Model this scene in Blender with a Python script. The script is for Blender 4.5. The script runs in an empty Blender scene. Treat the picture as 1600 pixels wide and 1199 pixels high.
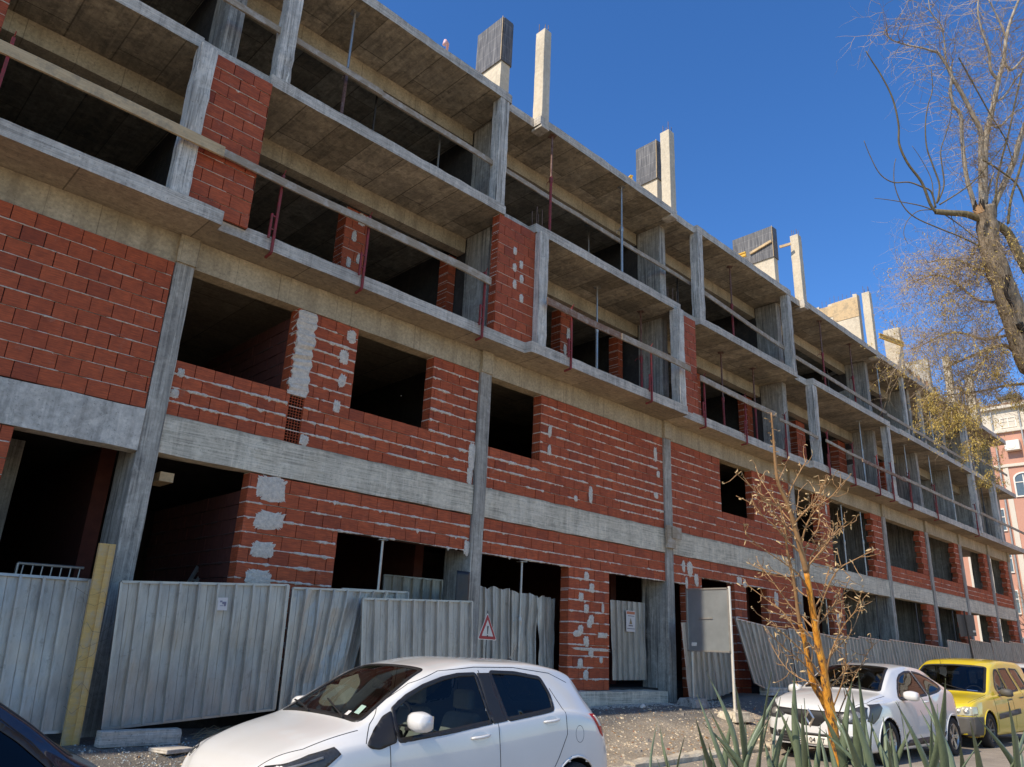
import bpy, bmesh, math, random
from mathutils import Vector, Matrix, noise
from mathutils.bvhtree import BVHTree
from mathutils.geometry import delaunay_2d_cdt
R = math.radians
rnd = random.Random(7)
S = bpy.context.scene
COL = S.collection

# ---------------------------------------------------------------- camera, world, sun, exposure
FP = 1200.0
YAW, PITCH, ROLL = R(43.44), R(19.14), R(2.56)
_f = Vector((math.sin(YAW)*math.cos(PITCH), math.cos(YAW)*math.cos(PITCH), math.sin(PITCH)))
_r = Vector((math.cos(YAW), -math.sin(YAW), 0)); _u = _r.cross(_f)
CR = _r*math.cos(ROLL) + _u*math.sin(ROLL)
CU = _u*math.cos(ROLL) - _r*math.sin(ROLL)
cd = bpy.data.cameras.new('camera'); cam = bpy.data.objects.new('camera', cd); COL.objects.link(cam)
m3 = Matrix((CR, CU, -_f)).transposed()
cam.matrix_world = m3.to_4x4()
cd.sensor_fit = 'HORIZONTAL'; cd.sensor_width = 36; cd.lens = 36*FP/1600
cd.clip_start = 0.05; cd.clip_end = 3000
S.camera = cam
def ray(x, y): return CR*((x-800)/FP) - CU*((y-599.5)/FP) + _f
def at(x, y, d): return ray(x, y)*d
def onY(x, y, Y): v = ray(x, y); return v*(Y/v.y)
def onZ(x, y, Z): v = ray(x, y); return v*(Z/v.z)
def onX(x, y, X): v = ray(x, y); return v*(X/v.x)

SUN_EL = R(44); SV = Vector((-1.0, 0.04, math.tan(SUN_EL))).normalized()   # towards the sun
w = bpy.data.worlds.new('World'); S.world = w; w.use_nodes = True
nt = w.node_tree; bg = nt.nodes['Background']
sky = nt.nodes.new('ShaderNodeTexSky'); sky.sky_type = 'NISHITA'; sky.sun_disc = False
sky.sun_elevation = SUN_EL; sky.sun_rotation = math.atan2(SV.x, SV.y)
sky.altitude = 600; sky.air_density = 1.0; sky.dust_density = 0.2; sky.ozone_density = 5.0
hs = nt.nodes.new('ShaderNodeHueSaturation'); hs.inputs['Saturation'].default_value = 1.2; hs.inputs['Hue'].default_value = .506; nt.links.new(sky.outputs[0], hs.inputs['Color']); nt.links.new(hs.outputs[0], bg.inputs[0]); bg.inputs[1].default_value = 0.15
sd = bpy.data.lights.new('sun', 'SUN'); sd.energy = 3.4; sd.angle = R(0.5); sd.color = (1, 0.93, 0.83)
so = bpy.data.objects.new('sun', sd); COL.objects.link(so)
so.rotation_euler = (-SV).to_track_quat('-Z', 'Y').to_euler(); so.location = (0, 0, 40)
S.view_settings.view_transform = 'Standard'; S.view_settings.look = 'None'
S.view_settings.exposure = 0.5; S.view_settings.gamma = 1
S.render.engine = 'CYCLES'

# ---------------------------------------------------------------- object helpers
def tag(o, label=None, cat=None, group=None, kind=None):
    if label: o['label'] = label
    if cat: o['category'] = cat
    if group: o['group'] = group
    if kind: o['kind'] = kind
    return o
def empty(name, loc=(0, 0, 0), rz=0, label=None, cat=None, group=None):
    o = bpy.data.objects.new(name, None); COL.objects.link(o)
    o.location = loc; o.rotation_euler = (0, 0, rz); o.empty_display_size = .2
    return tag(o, label, cat, group)
def copy_tree(o, parent=None):
    c = o.copy(); COL.objects.link(c); c.parent = parent
    for ch in list(o.children): copy_tree(ch, c)
    return c
M_ = {}
class MB:
    def __init__(s): s.v = []; s.f = []; s.m = []; s.c = []
    def face(s, idx, mi=0, c=.5): s.f.append(tuple(idx)); s.m.append(mi); s.c.append(c)
    def poly(s, pts, mi=0, c=.5):
        n = len(s.v); s.v += [tuple(p) for p in pts]; s.face(range(n, n+len(pts)), mi, c)
    def box(s, x0, x1, y0, y1, z0, z1, mi=0, c=.5, skip=(), mb=None):
        n = len(s.v)
        s.v += [(x0,y0,z0),(x1,y0,z0),(x1,y1,z0),(x0,y1,z0),(x0,y0,z1),(x1,y0,z1),(x1,y1,z1),(x0,y1,z1)]
        for k, q in (('b',(0,3,2,1)),('t',(4,5,6,7)),('f',(0,1,5,4)),('r',(1,2,6,5)),('k',(2,3,7,6)),('l',(3,0,4,7))):
            if k in skip: continue
            s.face([n+i for i in q], mb if (mb is not None and k == 'b') else mi, c)
    def obox(s, M, sx, sy, sz, mi=0, c=.5):
        n = len(s.v)
        for z in (-.5, .5):
            for x, y in ((-.5,-.5),(.5,-.5),(.5,.5),(-.5,.5)):
                s.v.append(tuple(M @ Vector((x*sx, y*sy, z*sz))))
        for q in ((0,3,2,1),(4,5,6,7),(0,1,5,4),(1,2,6,5),(2,3,7,6),(3,0,4,7)): s.face([n+i for i in q], mi, c)
    def bar(s, a, b, w, h, mi=0, c=.5, up=(0,0,1)):
        a = Vector(a); b = Vector(b); d = (b-a); L = d.length
        if L < 1e-6: return
        d /= L; u = Vector(up)
        if abs(u.dot(d)) > .95: u = Vector((0, 1, 0))
        sx = d.cross(u).normalized(); sy = sx.cross(d)
        M = Matrix((d, sx, sy)).transposed().to_4x4(); M.translation = (a+b)/2
        s.obox(M, L, w, h, mi, c)
    def tube(s, pts, rad, n=8, mi=0, c=.5, cap=True):
        pts = [Vector(p) for p in pts]
        if not isinstance(rad, (list, tuple)): rad = [rad]*len(pts)
        up = Vector((.13, .27, 1)).normalized(); prev = None; N0 = len(s.v)
        for i, p in enumerate(pts):
            d = (pts[min(i+1, len(pts)-1)] - pts[max(i-1, 0)])
            if d.length < 1e-9: d = Vector((0, 0, 1))
            d.normalize()
            if prev is None:
                a = d.cross(up)
                if a.length < .05: a = d.cross(Vector((1, 0, 0)))
            else: a = prev - d*prev.dot(d)
            if a.length < 1e-6: a = d.orthogonal()
            a.normalize(); prev = a; b = d.cross(a)
            for k in range(n):
                t = 2*math.pi*k/n
                s.v.append(tuple(p + (a*math.cos(t) + b*math.sin(t))*rad[i]))
        for i in range(len(pts)-1):
            for k in range(n):
                q = N0+i*n; k2 = (k+1) % n
                s.face((q+k, q+k2, q+n+k2, q+n+k), mi, c)
        if cap and n > 2:
            s.face([N0+k for k in range(n)][::-1], mi, c); e = N0+(len(pts)-1)*n
            s.face([e+k for k in range(n)], mi, c)
    def lathe(s, prof, n=24, M=None, mi=0, c=.5):
        M = M or Matrix(); N0 = len(s.v)
        for r, z in prof:
            for k in range(n):
                t = 2*math.pi*k/n; s.v.append(tuple(M @ Vector((r*math.cos(t), r*math.sin(t), z))))
        for i in range(len(prof)-1):
            for k in range(n):
                q = N0+i*n; k2 = (k+1) % n; s.face((q+k, q+k2, q+n+k2, q+n+k), mi, c)
    def grid(s, P, mi=0, c=.5, flip=False):
        N0 = len(s.v); nu = len(P); nv = len(P[0])
        for row in P: s.v += [tuple(p) for p in row]
        for i in range(nu-1):
            for j in range(nv-1):
                a = N0+i*nv+j; q = (a, a+nv, a+nv+1, a+1)
                s.face(q[::-1] if flip else q, mi, c)
    def build(s, name, mats, parent=None, smooth=False, bevel=0, fix=False):
        me = bpy.data.meshes.new(name); me.from_pydata(s.v, [], s.f)
        if not isinstance(mats, (list, tuple)): mats = [mats]
        for m in mats: me.materials.append(m)
        me.polygons.foreach_set('material_index', s.m)
        if len(set(s.c)) > 1 or M_.get('brick') in mats:
            ca = me.color_attributes.new('tone', 'FLOAT_COLOR', 'CORNER'); data = []
            for f, c in zip(s.f, s.c): data += [c, c, c, 1]*len(f)
            ca.data.foreach_set('color', data)
        if smooth: me.polygons.foreach_set('use_smooth', [True]*len(s.f))
        me.validate(); me.update()
        if fix:
            b = bmesh.new(); b.from_mesh(me); bmesh.ops.remove_doubles(b, verts=b.verts, dist=1e-5)
            bmesh.ops.recalc_face_normals(b, faces=b.faces); b.to_mesh(me); b.free()
        o = bpy.data.objects.new(name, me); COL.objects.link(o); o.parent = parent
        if bevel:
            md = o.modifiers.new('bevel', 'BEVEL'); md.width = bevel; md.segments = 2; md.limit_method = 'ANGLE'
        return o

# ---------------------------------------------------------------- materials
WARM = (1.12, .985, .79)      # warm cast put into the base colours to offset the blue sky light
class NT:
    def __init__(s, name):
        s.m = bpy.data.materials.new(name); s.m.use_nodes = True; s.t = s.m.node_tree
        s.b = s.t.nodes['Principled BSDF']; s._p = None
    def n(s, ty, **k):
        nd = s.t.nodes.new(ty)
        for a, v in k.items(): setattr(nd, a, v)
        return nd
    def l(s, a, b): s.t.links.new(a, b)
    def pos(s, sc=(1, 1, 1), rot=(0, 0, 0), obj=False):
        if obj: src = s.n('ShaderNodeTexCoord').outputs['Object']
        else: src = s.n('ShaderNodeNewGeometry').outputs['Position']
        mp = s.n('ShaderNodeMapping'); mp.inputs['Scale'].default_value = sc; mp.inputs['Rotation'].default_value = rot
        s.l(src, mp.inputs[0]); return mp.outputs[0]
    def noise(s, sc, det=4, vec=None, rough=.55, dist=0):
        nd = s.n('ShaderNodeTexNoise'); nd.inputs['Scale'].default_value = sc; nd.inputs['Detail'].default_value = det
        nd.inputs['Roughness'].default_value = rough; nd.inputs['Distortion'].default_value = dist
        s.l(vec or s.pos(), nd.inputs['Vector']); return nd.outputs['Fac']
    def ramp(s, fac, stops, interp='LINEAR'):
        r = s.n('ShaderNodeValToRGB'); r.color_ramp.interpolation = interp; e = r.color_ramp.elements
        while len(e) < len(stops): e.new(.5)
        for i, (p, c) in enumerate(stops):
            e[i].position = p; e[i].color = (c, c, c, 1) if not isinstance(c, (tuple, list)) else (*c[:3], 1)
        s.l(fac, r.inputs[0]); return r.outputs[0]
    def mix(s, fac, a, b, mode='MIX'):
        mx = s.n('ShaderNodeMix', data_type='RGBA', blend_type=mode)
        for i, v in ((0, fac), (6, a), (7, b)):
            if isinstance(v, (int, float)): mx.inputs[i].default_value = v if i == 0 else (v, v, v, 1)
            elif isinstance(v, (tuple, list)): mx.inputs[i].default_value = (*v[:3], 1)
            else: s.l(v, mx.inputs[i])
        return mx.outputs[2]
    def math(s, op, a, b=0):
        nd = s.n('ShaderNodeMath', operation=op)
        for i, v in ((0, a), (1, b)):
            if isinstance(v, (int, float)): nd.inputs[i].default_value = v
            else: s.l(v, nd.inputs[i])
        return nd.outputs[0]
    def tone(s): 
        a = s.n('ShaderNodeVertexColor', layer_name='tone'); return a.outputs[0]
    def bump(s, h, st=.4, d=.01):
        b = s.n('ShaderNodeBump'); b.inputs['Strength'].default_value = st; b.inputs['Distance'].default_value = d
        s.l(h, b.inputs['Height'])
        if s._p is not None: s.l(s._p, b.inputs['Normal'])
        s._p = b.outputs[0]; s.l(b.outputs[0], s.b.inputs['Normal'])
    def out(s, col, rough=.8, metal=0, spec=None, warm=True):
        if warm:
            col = tuple(min(1, a*b) for a, b in zip(col, WARM)) if isinstance(col, (tuple, list)) else s.mix(1, col, WARM, 'MULTIPLY')
        for k, v in (('Base Color', col), ('Roughness', rough), ('Metallic', metal)):
            if isinstance(v, (int, float)): s.b.inputs[k].default_value = v
            elif isinstance(v, (tuple, list)): s.b.inputs[k].default_value = (*v[:3], 1)
            else: s.l(v, s.b.inputs[k])
        if spec is not None: s.b.inputs['Specular IOR Level'].default_value = spec
        return s.m
def plain(name, col, rough=.6, metal=0, var=.15, sc=8, spec=None):
    t = NT(name); n = t.noise(sc, 4)
    c = t.mix(n, tuple(x*(1-var) for x in col), tuple(min(1, x*(1+var)) for x in col))
    return t.out(c, rough, metal, spec)
def concrete(name, light, dark, stain, streak=.6, seam=None, bump=.5, contrast=(.38, .62), top=None, blot=.4, board=None, spots=.5, grain=.5, bstr=.38):
    t = NT(name)
    big = t.ramp(t.noise(.9, 5, rough=.6), [(contrast[0], 0), (contrast[1], 1)])
    c = t.mix(big, dark, light)
    fine = t.noise(14, 6, rough=.7); c = t.mix(grain, c, t.ramp(fine, [(.3, .2), (.7, .9)]), 'OVERLAY')
    md = t.ramp(t.noise(3.2, 7, rough=.7, dist=.8), [(.42, 0), (.5, .5), (.62, 1)]); c = t.mix(t.math('MULTIPLY', md, blot), c, tuple(x*.62 for x in dark))
    st = t.ramp(t.noise(1, 5, t.pos((9, 9, .5)), .65), [(.5, 0), (.64, 1)])
    c = t.mix(t.math('MULTIPLY', st, streak), c, stain)
    wh = t.ramp(t.noise(1, 6, t.pos((13, 13, .9)), .7), [(.58, 0), (.68, 1)]); c = t.mix(t.math('MULTIPLY', wh, streak), c, tuple(min(1, x*1.45) for x in light))
    if board:      # marks of the casting boards, running along the member
        bx, by, bz = board; bd = t.ramp(t.noise(1, 2, t.pos(board), .5), [(.4, 0), (.47, 1), (.6, .6), (.64, 0)]); c = t.mix(t.math('MULTIPLY', bd, bstr), c, tuple(min(1, x*1.25) for x in light))
        fi = t.noise(1, 3, t.pos((board[0]*4, board[1]*4, board[2]*4)), .6); c = t.mix(bstr, c, t.ramp(fi, [(.35, .25), (.65, .85)]), 'OVERLAY')
    if top:
        sz = t.n('ShaderNodeSeparateXYZ'); t.l(t.pos(), sz.inputs[0]); e = t.math('ADD', sz.outputs[2], t.math('MULTIPLY', t.noise(2.2, 6, rough=.7), .22))
        e = t.ramp(t.math('MULTIPLY', t.math('SUBTRACT', e, top), 6), [(.2, 0), (.7, 1)]); c = t.mix(t.math('MULTIPLY', e, .65), c, stain)
    sp = t.ramp(t.noise(38, 3), [(.3, 1), (.38, 0)]); c = t.mix(t.math('MULTIPLY', sp, spots), c, tuple(x*.45 for x in stain))
    lk = t.ramp(t.noise(2.3, 6, rough=.7, dist=.6), [(.6, 0), (.66, 1)]); c = t.mix(t.math('MULTIPLY', lk, .35), c, tuple(min(1, x*1.35) for x in light))
    if seam:
        sx, sy, off = seam
        br = t.n('ShaderNodeTexBrick'); br.offset = off
        br.inputs['Scale'].default_value = 1; br.inputs['Mortar Size'].default_value = .011; br.inputs['Mortar Smooth'].default_value = .3
        br.inputs['Brick Width'].default_value = sy; br.inputs['Row Height'].default_value = sx
        br.inputs['Color1'].default_value = (.52, .50, .46, 1); br.inputs['Color2'].default_value = (1, 1, 1, 1); br.inputs['Mortar'].default_value = (.3, .28, .25, 1)
        sep = t.n('ShaderNodeSeparateXYZ'); t.l(t.pos(), sep.inputs[0]); cb = t.n('ShaderNodeCombineXYZ')
        t.l(sep.outputs[1], cb.inputs[0]); t.l(sep.outputs[0], cb.inputs[1]); t.l(cb.outputs[0], br.inputs['Vector'])
        c = t.mix(.9, c, br.outputs[0], 'MULTIPLY')
    t.bump(t.noise(9, 8, rough=.65), bump, .02); t.bump(fine, bump*.6, .006)
    return t.out(c, .88)
M_['fascia'] = concrete('fascia_concrete', (.52,.505,.475), (.35,.34,.32), (.16,.155,.148), .5, blot=.3, board=(.6, .6, 30))
M_['colcon'] = concrete('column_concrete', (.60,.60,.58), (.38,.38,.37), (.10,.10,.095), .9, blot=.5, board=(16, 16, .35))
M_['pillar'] = concrete('pillar_concrete', (.40,.395,.375), (.23,.225,.215), (.07,.07,.068), .9, blot=.55, board=(14, 14, .35))
M_['beam1'] = concrete('weathered_beam_concrete', (.62,.59,.51), (.42,.40,.35), (.13,.128,.12), .4, top=2.72, blot=.4, board=(.5, .5, 22))
M_['beam1w'] = concrete('pale_beam_concrete', (.58,.58,.565), (.42,.42,.415), (.18,.18,.18), .35, blot=.3)
M_['soffit'] = concrete('soffit_concrete', (.52,.47,.38), (.31,.285,.235), (.05,.045,.04), .35, (.62, 2.6, .5), blot=.75, board=(7, .35, 5), grain=.45, bstr=.17)
M_['soffit2'] = concrete('lower_soffit_concrete', (.46,.405,.325), (.35,.31,.255), (.12,.10,.085), .25, (1.6, 2.6, .5), blot=.35, board=(.6, 9, 5), bstr=.17)
M_['inner'] = concrete('shaded_inner_concrete', (.06,.055,.05), (.035,.032,.03), (.02,.02,.02), .3)  # interior gloom put into the colour, much darker than bare concrete
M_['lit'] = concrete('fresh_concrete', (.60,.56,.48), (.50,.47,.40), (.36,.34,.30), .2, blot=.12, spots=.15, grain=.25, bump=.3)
def tanbeam():
    t = NT('timber_marked_beam'); c = t.mix(t.ramp(t.noise(1.6, 5), [(.3, 0), (.7, 1)]), (.31,.265,.19), (.45,.395,.30))
    sep = t.n('ShaderNodeSeparateXYZ'); t.l(t.pos(), sep.inputs[0])
    for per, wd in ((1.27, .012), (.83, .006)):
        mo = t.math('MODULO', t.math('ADD', sep.outputs[0], 50), per); ln = t.math('LESS_THAN', mo, wd)
        c = t.mix(t.math('MULTIPLY', ln, .6), c, (.12,.095,.06))
    st = t.ramp(t.noise(1, 4, t.pos((5, 5, .5))), [(.5, 0), (.72, 1)]); c = t.mix(t.math('MULTIPLY', st, .5), c, (.17,.14,.10))
    f = t.noise(22, 5, rough=.7); c = t.mix(.5, c, t.ramp(f, [(.3, .3), (.7, .9)]), 'OVERLAY')
    sp = t.ramp(t.noise(30, 2), [(.3, 1), (.36, 0)]); c = t.mix(t.math('MULTIPLY', sp, .5), c, (.1,.08,.06))
    t.bump(t.noise(8, 6), .4, .015); return t.out(c, .85)
M_['tan'] = tanbeam()
def brick():
    t = NT('red_clay_block'); tn = t.tone()
    c = t.ramp(tn, [(0, (.22,.046,.018)), (.3, (.32,.068,.023)), (.8, (.39,.088,.029)), (1, (.45,.120,.040))])
    c = t.mix(.35, c, t.ramp(t.noise(9, 6, rough=.7), [(.3, .25), (.7, .85)]), 'OVERLAY')
    g = t.noise(1, 3, t.pos((6, 6, 90))); c = t.mix(.35, c, t.ramp(g, [(.35, .2), (.65, .9)]), 'OVERLAY')
    d = t.ramp(t.noise(5, 7, rough=.75, dist=.4), [(.6, 0), (.72, 1)]); c = t.mix(t.math('MULTIPLY', d, .28), c, (.45,.36,.31))
    t.bump(g, .35, .004); t.bump(t.noise(30, 4), .2, .003); return t.out(c, .78)
M_['brick'] = brick()
M_['core'] = plain('shaded_inner_brick', (.10,.03,.02), .95, var=.4)  # brick for inside walls, the dimness of the bays put into its colour
def mortar(name, a, b):
    t = NT(name); c = t.mix(t.ramp(t.noise(22, 7, rough=.8), [(.35, 0), (.62, 1)]), a, b); t.bump(t.noise(28, 7, rough=.8), 1, .03); return t.out(c, .95)
M_['mortar'] = mortar('mortar', (.55,.52,.49), (.86,.83,.79))
M_['joint'] = plain('joint_and_cell_shade', (.075,.04,.035), .95)
def metal_sheet():
    t = NT('galvanised_sheet'); n = t.noise(2.2, 6, t.pos((2, 2, .6)), .7)
    c = t.ramp(n, [(.25, (.30,.305,.31)), (.5, (.45,.45,.445)), (.75, (.57,.56,.54))])
    d = t.ramp(t.noise(6, 7, rough=.75, dist=.5), [(.58, 0), (.7, 1)]); c = t.mix(t.math('MULTIPLY', d, .45), c, (.13,.12,.10))
    r = t.ramp(t.noise(3, 5, t.pos((9, 9, .5))), [(.55, 0), (.72, 1)]); c = t.mix(t.math('MULTIPLY', r, .5), c, (.27,.22,.16)); r2 = t.ramp(t.noise(1, 6, t.pos((20, 20, 2.2)), .75), [(.56, 0), (.66, 1)]); c = t.mix(t.math('MULTIPLY', r2, .35), c, (.14,.14,.15))
    t.bump(t.noise(2.5, 3), .22, .03); return t.out(c, t.ramp(n, [(.2, .55), (.8, .42)]), .45)
M_['sheet'] = metal_sheet()
M_['galv'] = plain('galvanised_steel', (.42,.43,.44), .42, .7, .25, 12)
M_['dsteel'] = plain('dark_steel', (.09,.09,.095), .55, .5, .3, 12)
def rusty(name, a, b):
    t = NT(name); c = t.mix(t.ramp(t.noise(18, 5, rough=.7), [(.4, 0), (.62, 1)]), a, b); t.bump(t.noise(40, 4), .3, .003); return t.out(c, .65, .2)
M_['redsteel'] = rusty('red_painted_steel', (.30,.035,.045), (.16,.05,.035))
M_['ruststeel'] = rusty('rusty_steel', (.12,.05,.035), (.22,.15,.13))
M_['rebar'] = rusty('rebar_steel', (.10,.055,.04), (.20,.15,.12))
def wood(name, a, b, dirt):
    t = NT(name); g = t.noise(1, 6, t.pos((3, 40, 40)), .7); c = t.mix(t.ramp(g, [(.3, 0), (.7, 1)]), a, b)
    d = t.ramp(t.noise(5, 6, rough=.7), [(.48, 0), (.62, 1)]); c = t.mix(t.math('MULTIPLY', d, .7), c, dirt)
    t.bump(g, .4, .006); return t.out(c, .82)
M_['plank'] = wood('weathered_plank', (.24,.19,.14), (.42,.37,.30), (.50,.48,.45))
M_['plankbrown'] = wood('brown_plank', (.16,.08,.05), (.30,.20,.14), (.42,.38,.34))
M_['planknew'] = wood('pale_plank', (.46,.34,.20), (.62,.50,.32), (.30,.25,.18))
M_['yellow'] = wood('yellow_formwork', (.55,.34,.05), (.70,.48,.09), (.30,.22,.10))
M_['yellowdirty'] = wood('dirty_yellow_timber', (.50,.34,.12), (.62,.45,.18), (.42,.37,.29))
def formface():
    t = NT('phenolic_formwork'); g = t.noise(1, 5, t.pos((25, 25, 2))); c = t.mix(t.ramp(g, [(.35, 0), (.7, 1)]), (.05,.052,.06), (.17,.175,.19))
    br = t.n('ShaderNodeTexBrick'); br.inputs['Scale'].default_value = 1; br.inputs['Brick Width'].default_value = .3; br.inputs['Row Height'].default_value = .3
    br.offset = 0; br.inputs['Mortar Size'].default_value = .008; br.inputs['Color1'].default_value = br.inputs['Color2'].default_value = (1,1,1,1); br.inputs['Mortar'].default_value = (1.6,1.6,1.6,1)
    sep = t.n('ShaderNodeSeparateXYZ'); t.l(t.pos(), sep.inputs[0]); cb = t.n('ShaderNodeCombineXYZ')
    t.l(sep.outputs[1], cb.inputs[0]); t.l(sep.outputs[2], cb.inputs[1]); t.l(cb.outputs[0], br.inputs['Vector'])
    c = t.mix(1, c, br.outputs[0], 'MULTIPLY'); return t.out(c, .6)
M_['form'] = formface()
M_['black'] = plain('black_plastic', (.015,.015,.016), .4, var=.3)
M_['blackmatt'] = plain('matt_black', (.012,.012,.013), .9, var=.3)
M_['white'] = plain('white_plastic', (.75,.75,.74), .5, var=.05)
M_['paper'] = plain('paper', (.62,.62,.66), .8, var=.1, sc=40)

# ---------------------------------------------------------------- ground
def smooth(a, b, x):
    t = max(0, min(1, (x-a)/(b-a))); return t*t*(3-2*t)
def road_z(x): return -1.58 + .2*smooth(2, 15, x)
def fence_z(x): return -1.12 + .25*smooth(2, 15, x)
def ground_z(x, y, rough=True):
    zr = road_z(x)
    if y <= 7.12: z = zr + (.006*noise.noise(Vector((x*.7, y*.7, 0))) if rough else 0); return z
    t = smooth(7.12, 9.6, y); z = (zr+.07)*(1-t) + fence_z(x)*t
    if y > 9.9: z = fence_z(x)
    z += .16*math.exp(-((x-17.2)**2/1.8 + (y-9.7)**2/1.2))
    if rough:
        a = .035*noise.noise(Vector((x*1.3, y*1.3, 3))) + .015*noise.noise(Vector((x*5, y*5, 1)))
        z += a*min(1, (y-7.12)*3)
    return z

# ---------------------------------------------------------------- ground, road, kerb
def axis(lo, hi, fine0, fine1, st):
    a = []; v = fine0
    while v <= fine1: a.append(v); v += st
    s = st*2; v = fine1+s
    while v < hi: a.append(v); s *= 1.5; v += s
    a.append(hi); s = st*2; v = fine0-s
    while v > lo: a.insert(0, v); s *= 1.5; v -= s
    a.insert(0, lo); return a
def dirt():
    t = NT('dirt'); n = t.noise(1.2, 8, rough=.7); c = t.mix(t.ramp(n, [(.35, 0), (.65, 1)]), (.26,.228,.185), (.42,.375,.31))
    f = t.noise(28, 6, rough=.8); c = t.mix(.7, c, t.ramp(f, [(.3, .2), (.7, .95)]), 'OVERLAY')
    # the building's shade painted into the damp soil beside it, with a ragged outline
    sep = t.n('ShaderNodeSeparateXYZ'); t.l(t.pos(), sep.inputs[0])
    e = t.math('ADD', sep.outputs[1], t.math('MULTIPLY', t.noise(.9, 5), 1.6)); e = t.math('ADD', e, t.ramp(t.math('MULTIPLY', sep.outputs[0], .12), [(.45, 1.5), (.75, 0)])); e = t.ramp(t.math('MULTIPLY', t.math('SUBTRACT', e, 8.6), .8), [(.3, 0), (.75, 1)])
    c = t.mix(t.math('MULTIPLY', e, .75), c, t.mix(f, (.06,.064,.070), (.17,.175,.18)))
    ch = t.ramp(t.noise(60, 2), [(.66, 0), (.70, 1)]); c = t.mix(t.math('MULTIPLY', ch, .8), c, (.58,.52,.43))
    t.bump(f, .9, .03); t.bump(t.noise(7, 5), .5, .05); return t.out(c, .95)
def asphalt():
    t = NT('dusty_asphalt'); n = t.noise(.8, 7, rough=.7); c = t.mix(t.ramp(n, [(.35, 0), (.65, 1)]), (.20,.182,.16), (.33,.30,.265))
    f = t.noise(90, 4, rough=.8); c = t.mix(.6, c, t.ramp(f, [(.3, .25), (.7, .85)]), 'OVERLAY')
    d = t.ramp(t.noise(2.5, 7, rough=.75), [(.56, 0), (.68, 1)]); c = t.mix(t.math('MULTIPLY', d, .5), c, (.10,.095,.09))
    t.bump(f, .5, .01); return t.out(c, .93)
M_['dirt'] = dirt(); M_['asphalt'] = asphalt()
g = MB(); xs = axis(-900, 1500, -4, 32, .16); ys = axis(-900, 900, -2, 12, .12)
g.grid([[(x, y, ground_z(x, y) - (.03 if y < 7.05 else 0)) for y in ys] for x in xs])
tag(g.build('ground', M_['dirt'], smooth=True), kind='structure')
g = MB(); xr = axis(-120, 400, -4, 32, .4)
g.grid([[(x, y, ground_z(x, y)+.004) for y in (-40, -20, -10, -5, -2, 0, 2, 3, 4, 5, 6, 7.0)] for x in xr])
tag(g.build('road', M_['asphalt'], smooth=True), kind='structure')
M_['kerb'] = concrete('kerb_stone', (.60,.56,.47), (.46,.43,.37), (.25,.23,.19), .3)
kr = MB(); x = -6.0
while x < 34:
    L = rnd.uniform(.85, 1.05); dz = rnd.uniform(-.02, .02); dy = rnd.uniform(-.02, .02)
    n0 = len(kr.v); k = 6
    prof = [(7.02, -.12), (7.02, .055), (7.05, .085), (7.2, .09), (7.22, .06), (7.22, -.12)]
    P = []
    for i in range(k+1):
        xx = x + .012 + (L-.024)*i/k
        P.append([(xx, yy+dy+rnd.uniform(-.008, .008), ground_z(xx, 7, False)+zz+dz+(rnd.uniform(-.014, .01) if zz > 0 else 0)) for yy, zz in prof])
    kr.grid(P); kr.poly(P[0]); kr.poly(P[-1][::-1]); x += L
ko = tag(kr.build('kerb', M_['kerb'], fix=True), kind='structure')
# loose rubble, glass crumbs and litter nobody could count
def chip(mb, x, y, z, s, mi=0, flat=.5, c=.5):
    n = len(mb.v); a = rnd.uniform(0, 6.28); k = rnd.choice((4, 5, 6)); top = []; bot = []
    for i in range(k):
        t = a+6.283*i/k; r = s*rnd.uniform(.6, 1.1)
        bot.append((x+r*math.cos(t), y+r*math.sin(t), z-.3*s)); top.append((x+r*.7*math.cos(t+.2), y+r*.7*math.sin(t+.2), z+s*flat*rnd.uniform(.6, 1.2)))
    mb.v += bot+top
    for i in range(k): mb.face((n+i, n+(i+1) % k, n+k+(i+1) % k, n+k+i), mi, c)
    mb.face([n+k+i for i in range(k)], mi, c)
gm = [plain('limestone_chip', (.62,.55,.43), .9), plain('grey_stone', (.23,.22,.21), .9), plain('leaf_litter', (.30,.19,.10), .9), plain('brick_chip', (.30,.09,.05), .9)]
mb = MB()
for i in range(9500):
    x = rnd.uniform(2, 24); y = rnd.triangular(6.3, 9.6, 7.7)
    if y < 7.25 and y > 6.98: continue
    s = rnd.choice((.007, .010, .014, .021)) * rnd.uniform(.7, 1.3)
    if rnd.random() < .03: s *= 2.4
    chip(mb, x, y, ground_z(x, y), s, rnd.choices((0, 1, 2, 3), (6, 3, 2.5, .5))[0])
tag(mb.build('gravel', gm), 'loose pale stone chips and leaf litter strewn along the kerb and verge', 'gravel', kind='stuff')
mb = MB(); glm = [plain('glass_crumb', (.42,.50,.55), .15), plain('plaster_crumb', (.42,.41,.40), .9)]
for i in range(2600):
    x = rnd.gauss(3.9, .9); y = rnd.triangular(7.4, 9.6, 8.3)
    chip(mb, x, y, ground_z(x, y), rnd.uniform(.005, .014), rnd.choice((0, 0, 1)), .4)
for i in range(900):
    x = rnd.uniform(8, 15); y = rnd.triangular(7.6, 9.8, 8.6)
    chip(mb, x, y, ground_z(x, y), rnd.uniform(.005, .014), rnd.choice((0, 1, 1)), .4)
for i in range(1500):
    x = rnd.uniform(8.5, 15.5); y = 9.86-abs(rnd.gauss(0, .22)) if x > 11.2 and x < 14.1 else 9.75-abs(rnd.gauss(0, .3))
    chip(mb, x, y, ground_z(x, y), rnd.uniform(.008, .03), 1, .5)
tag(mb.build('rubble', glm), 'crushed glass and plaster crumbs scattered on the shaded soil below the fence', 'rubble', kind='stuff')

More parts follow.
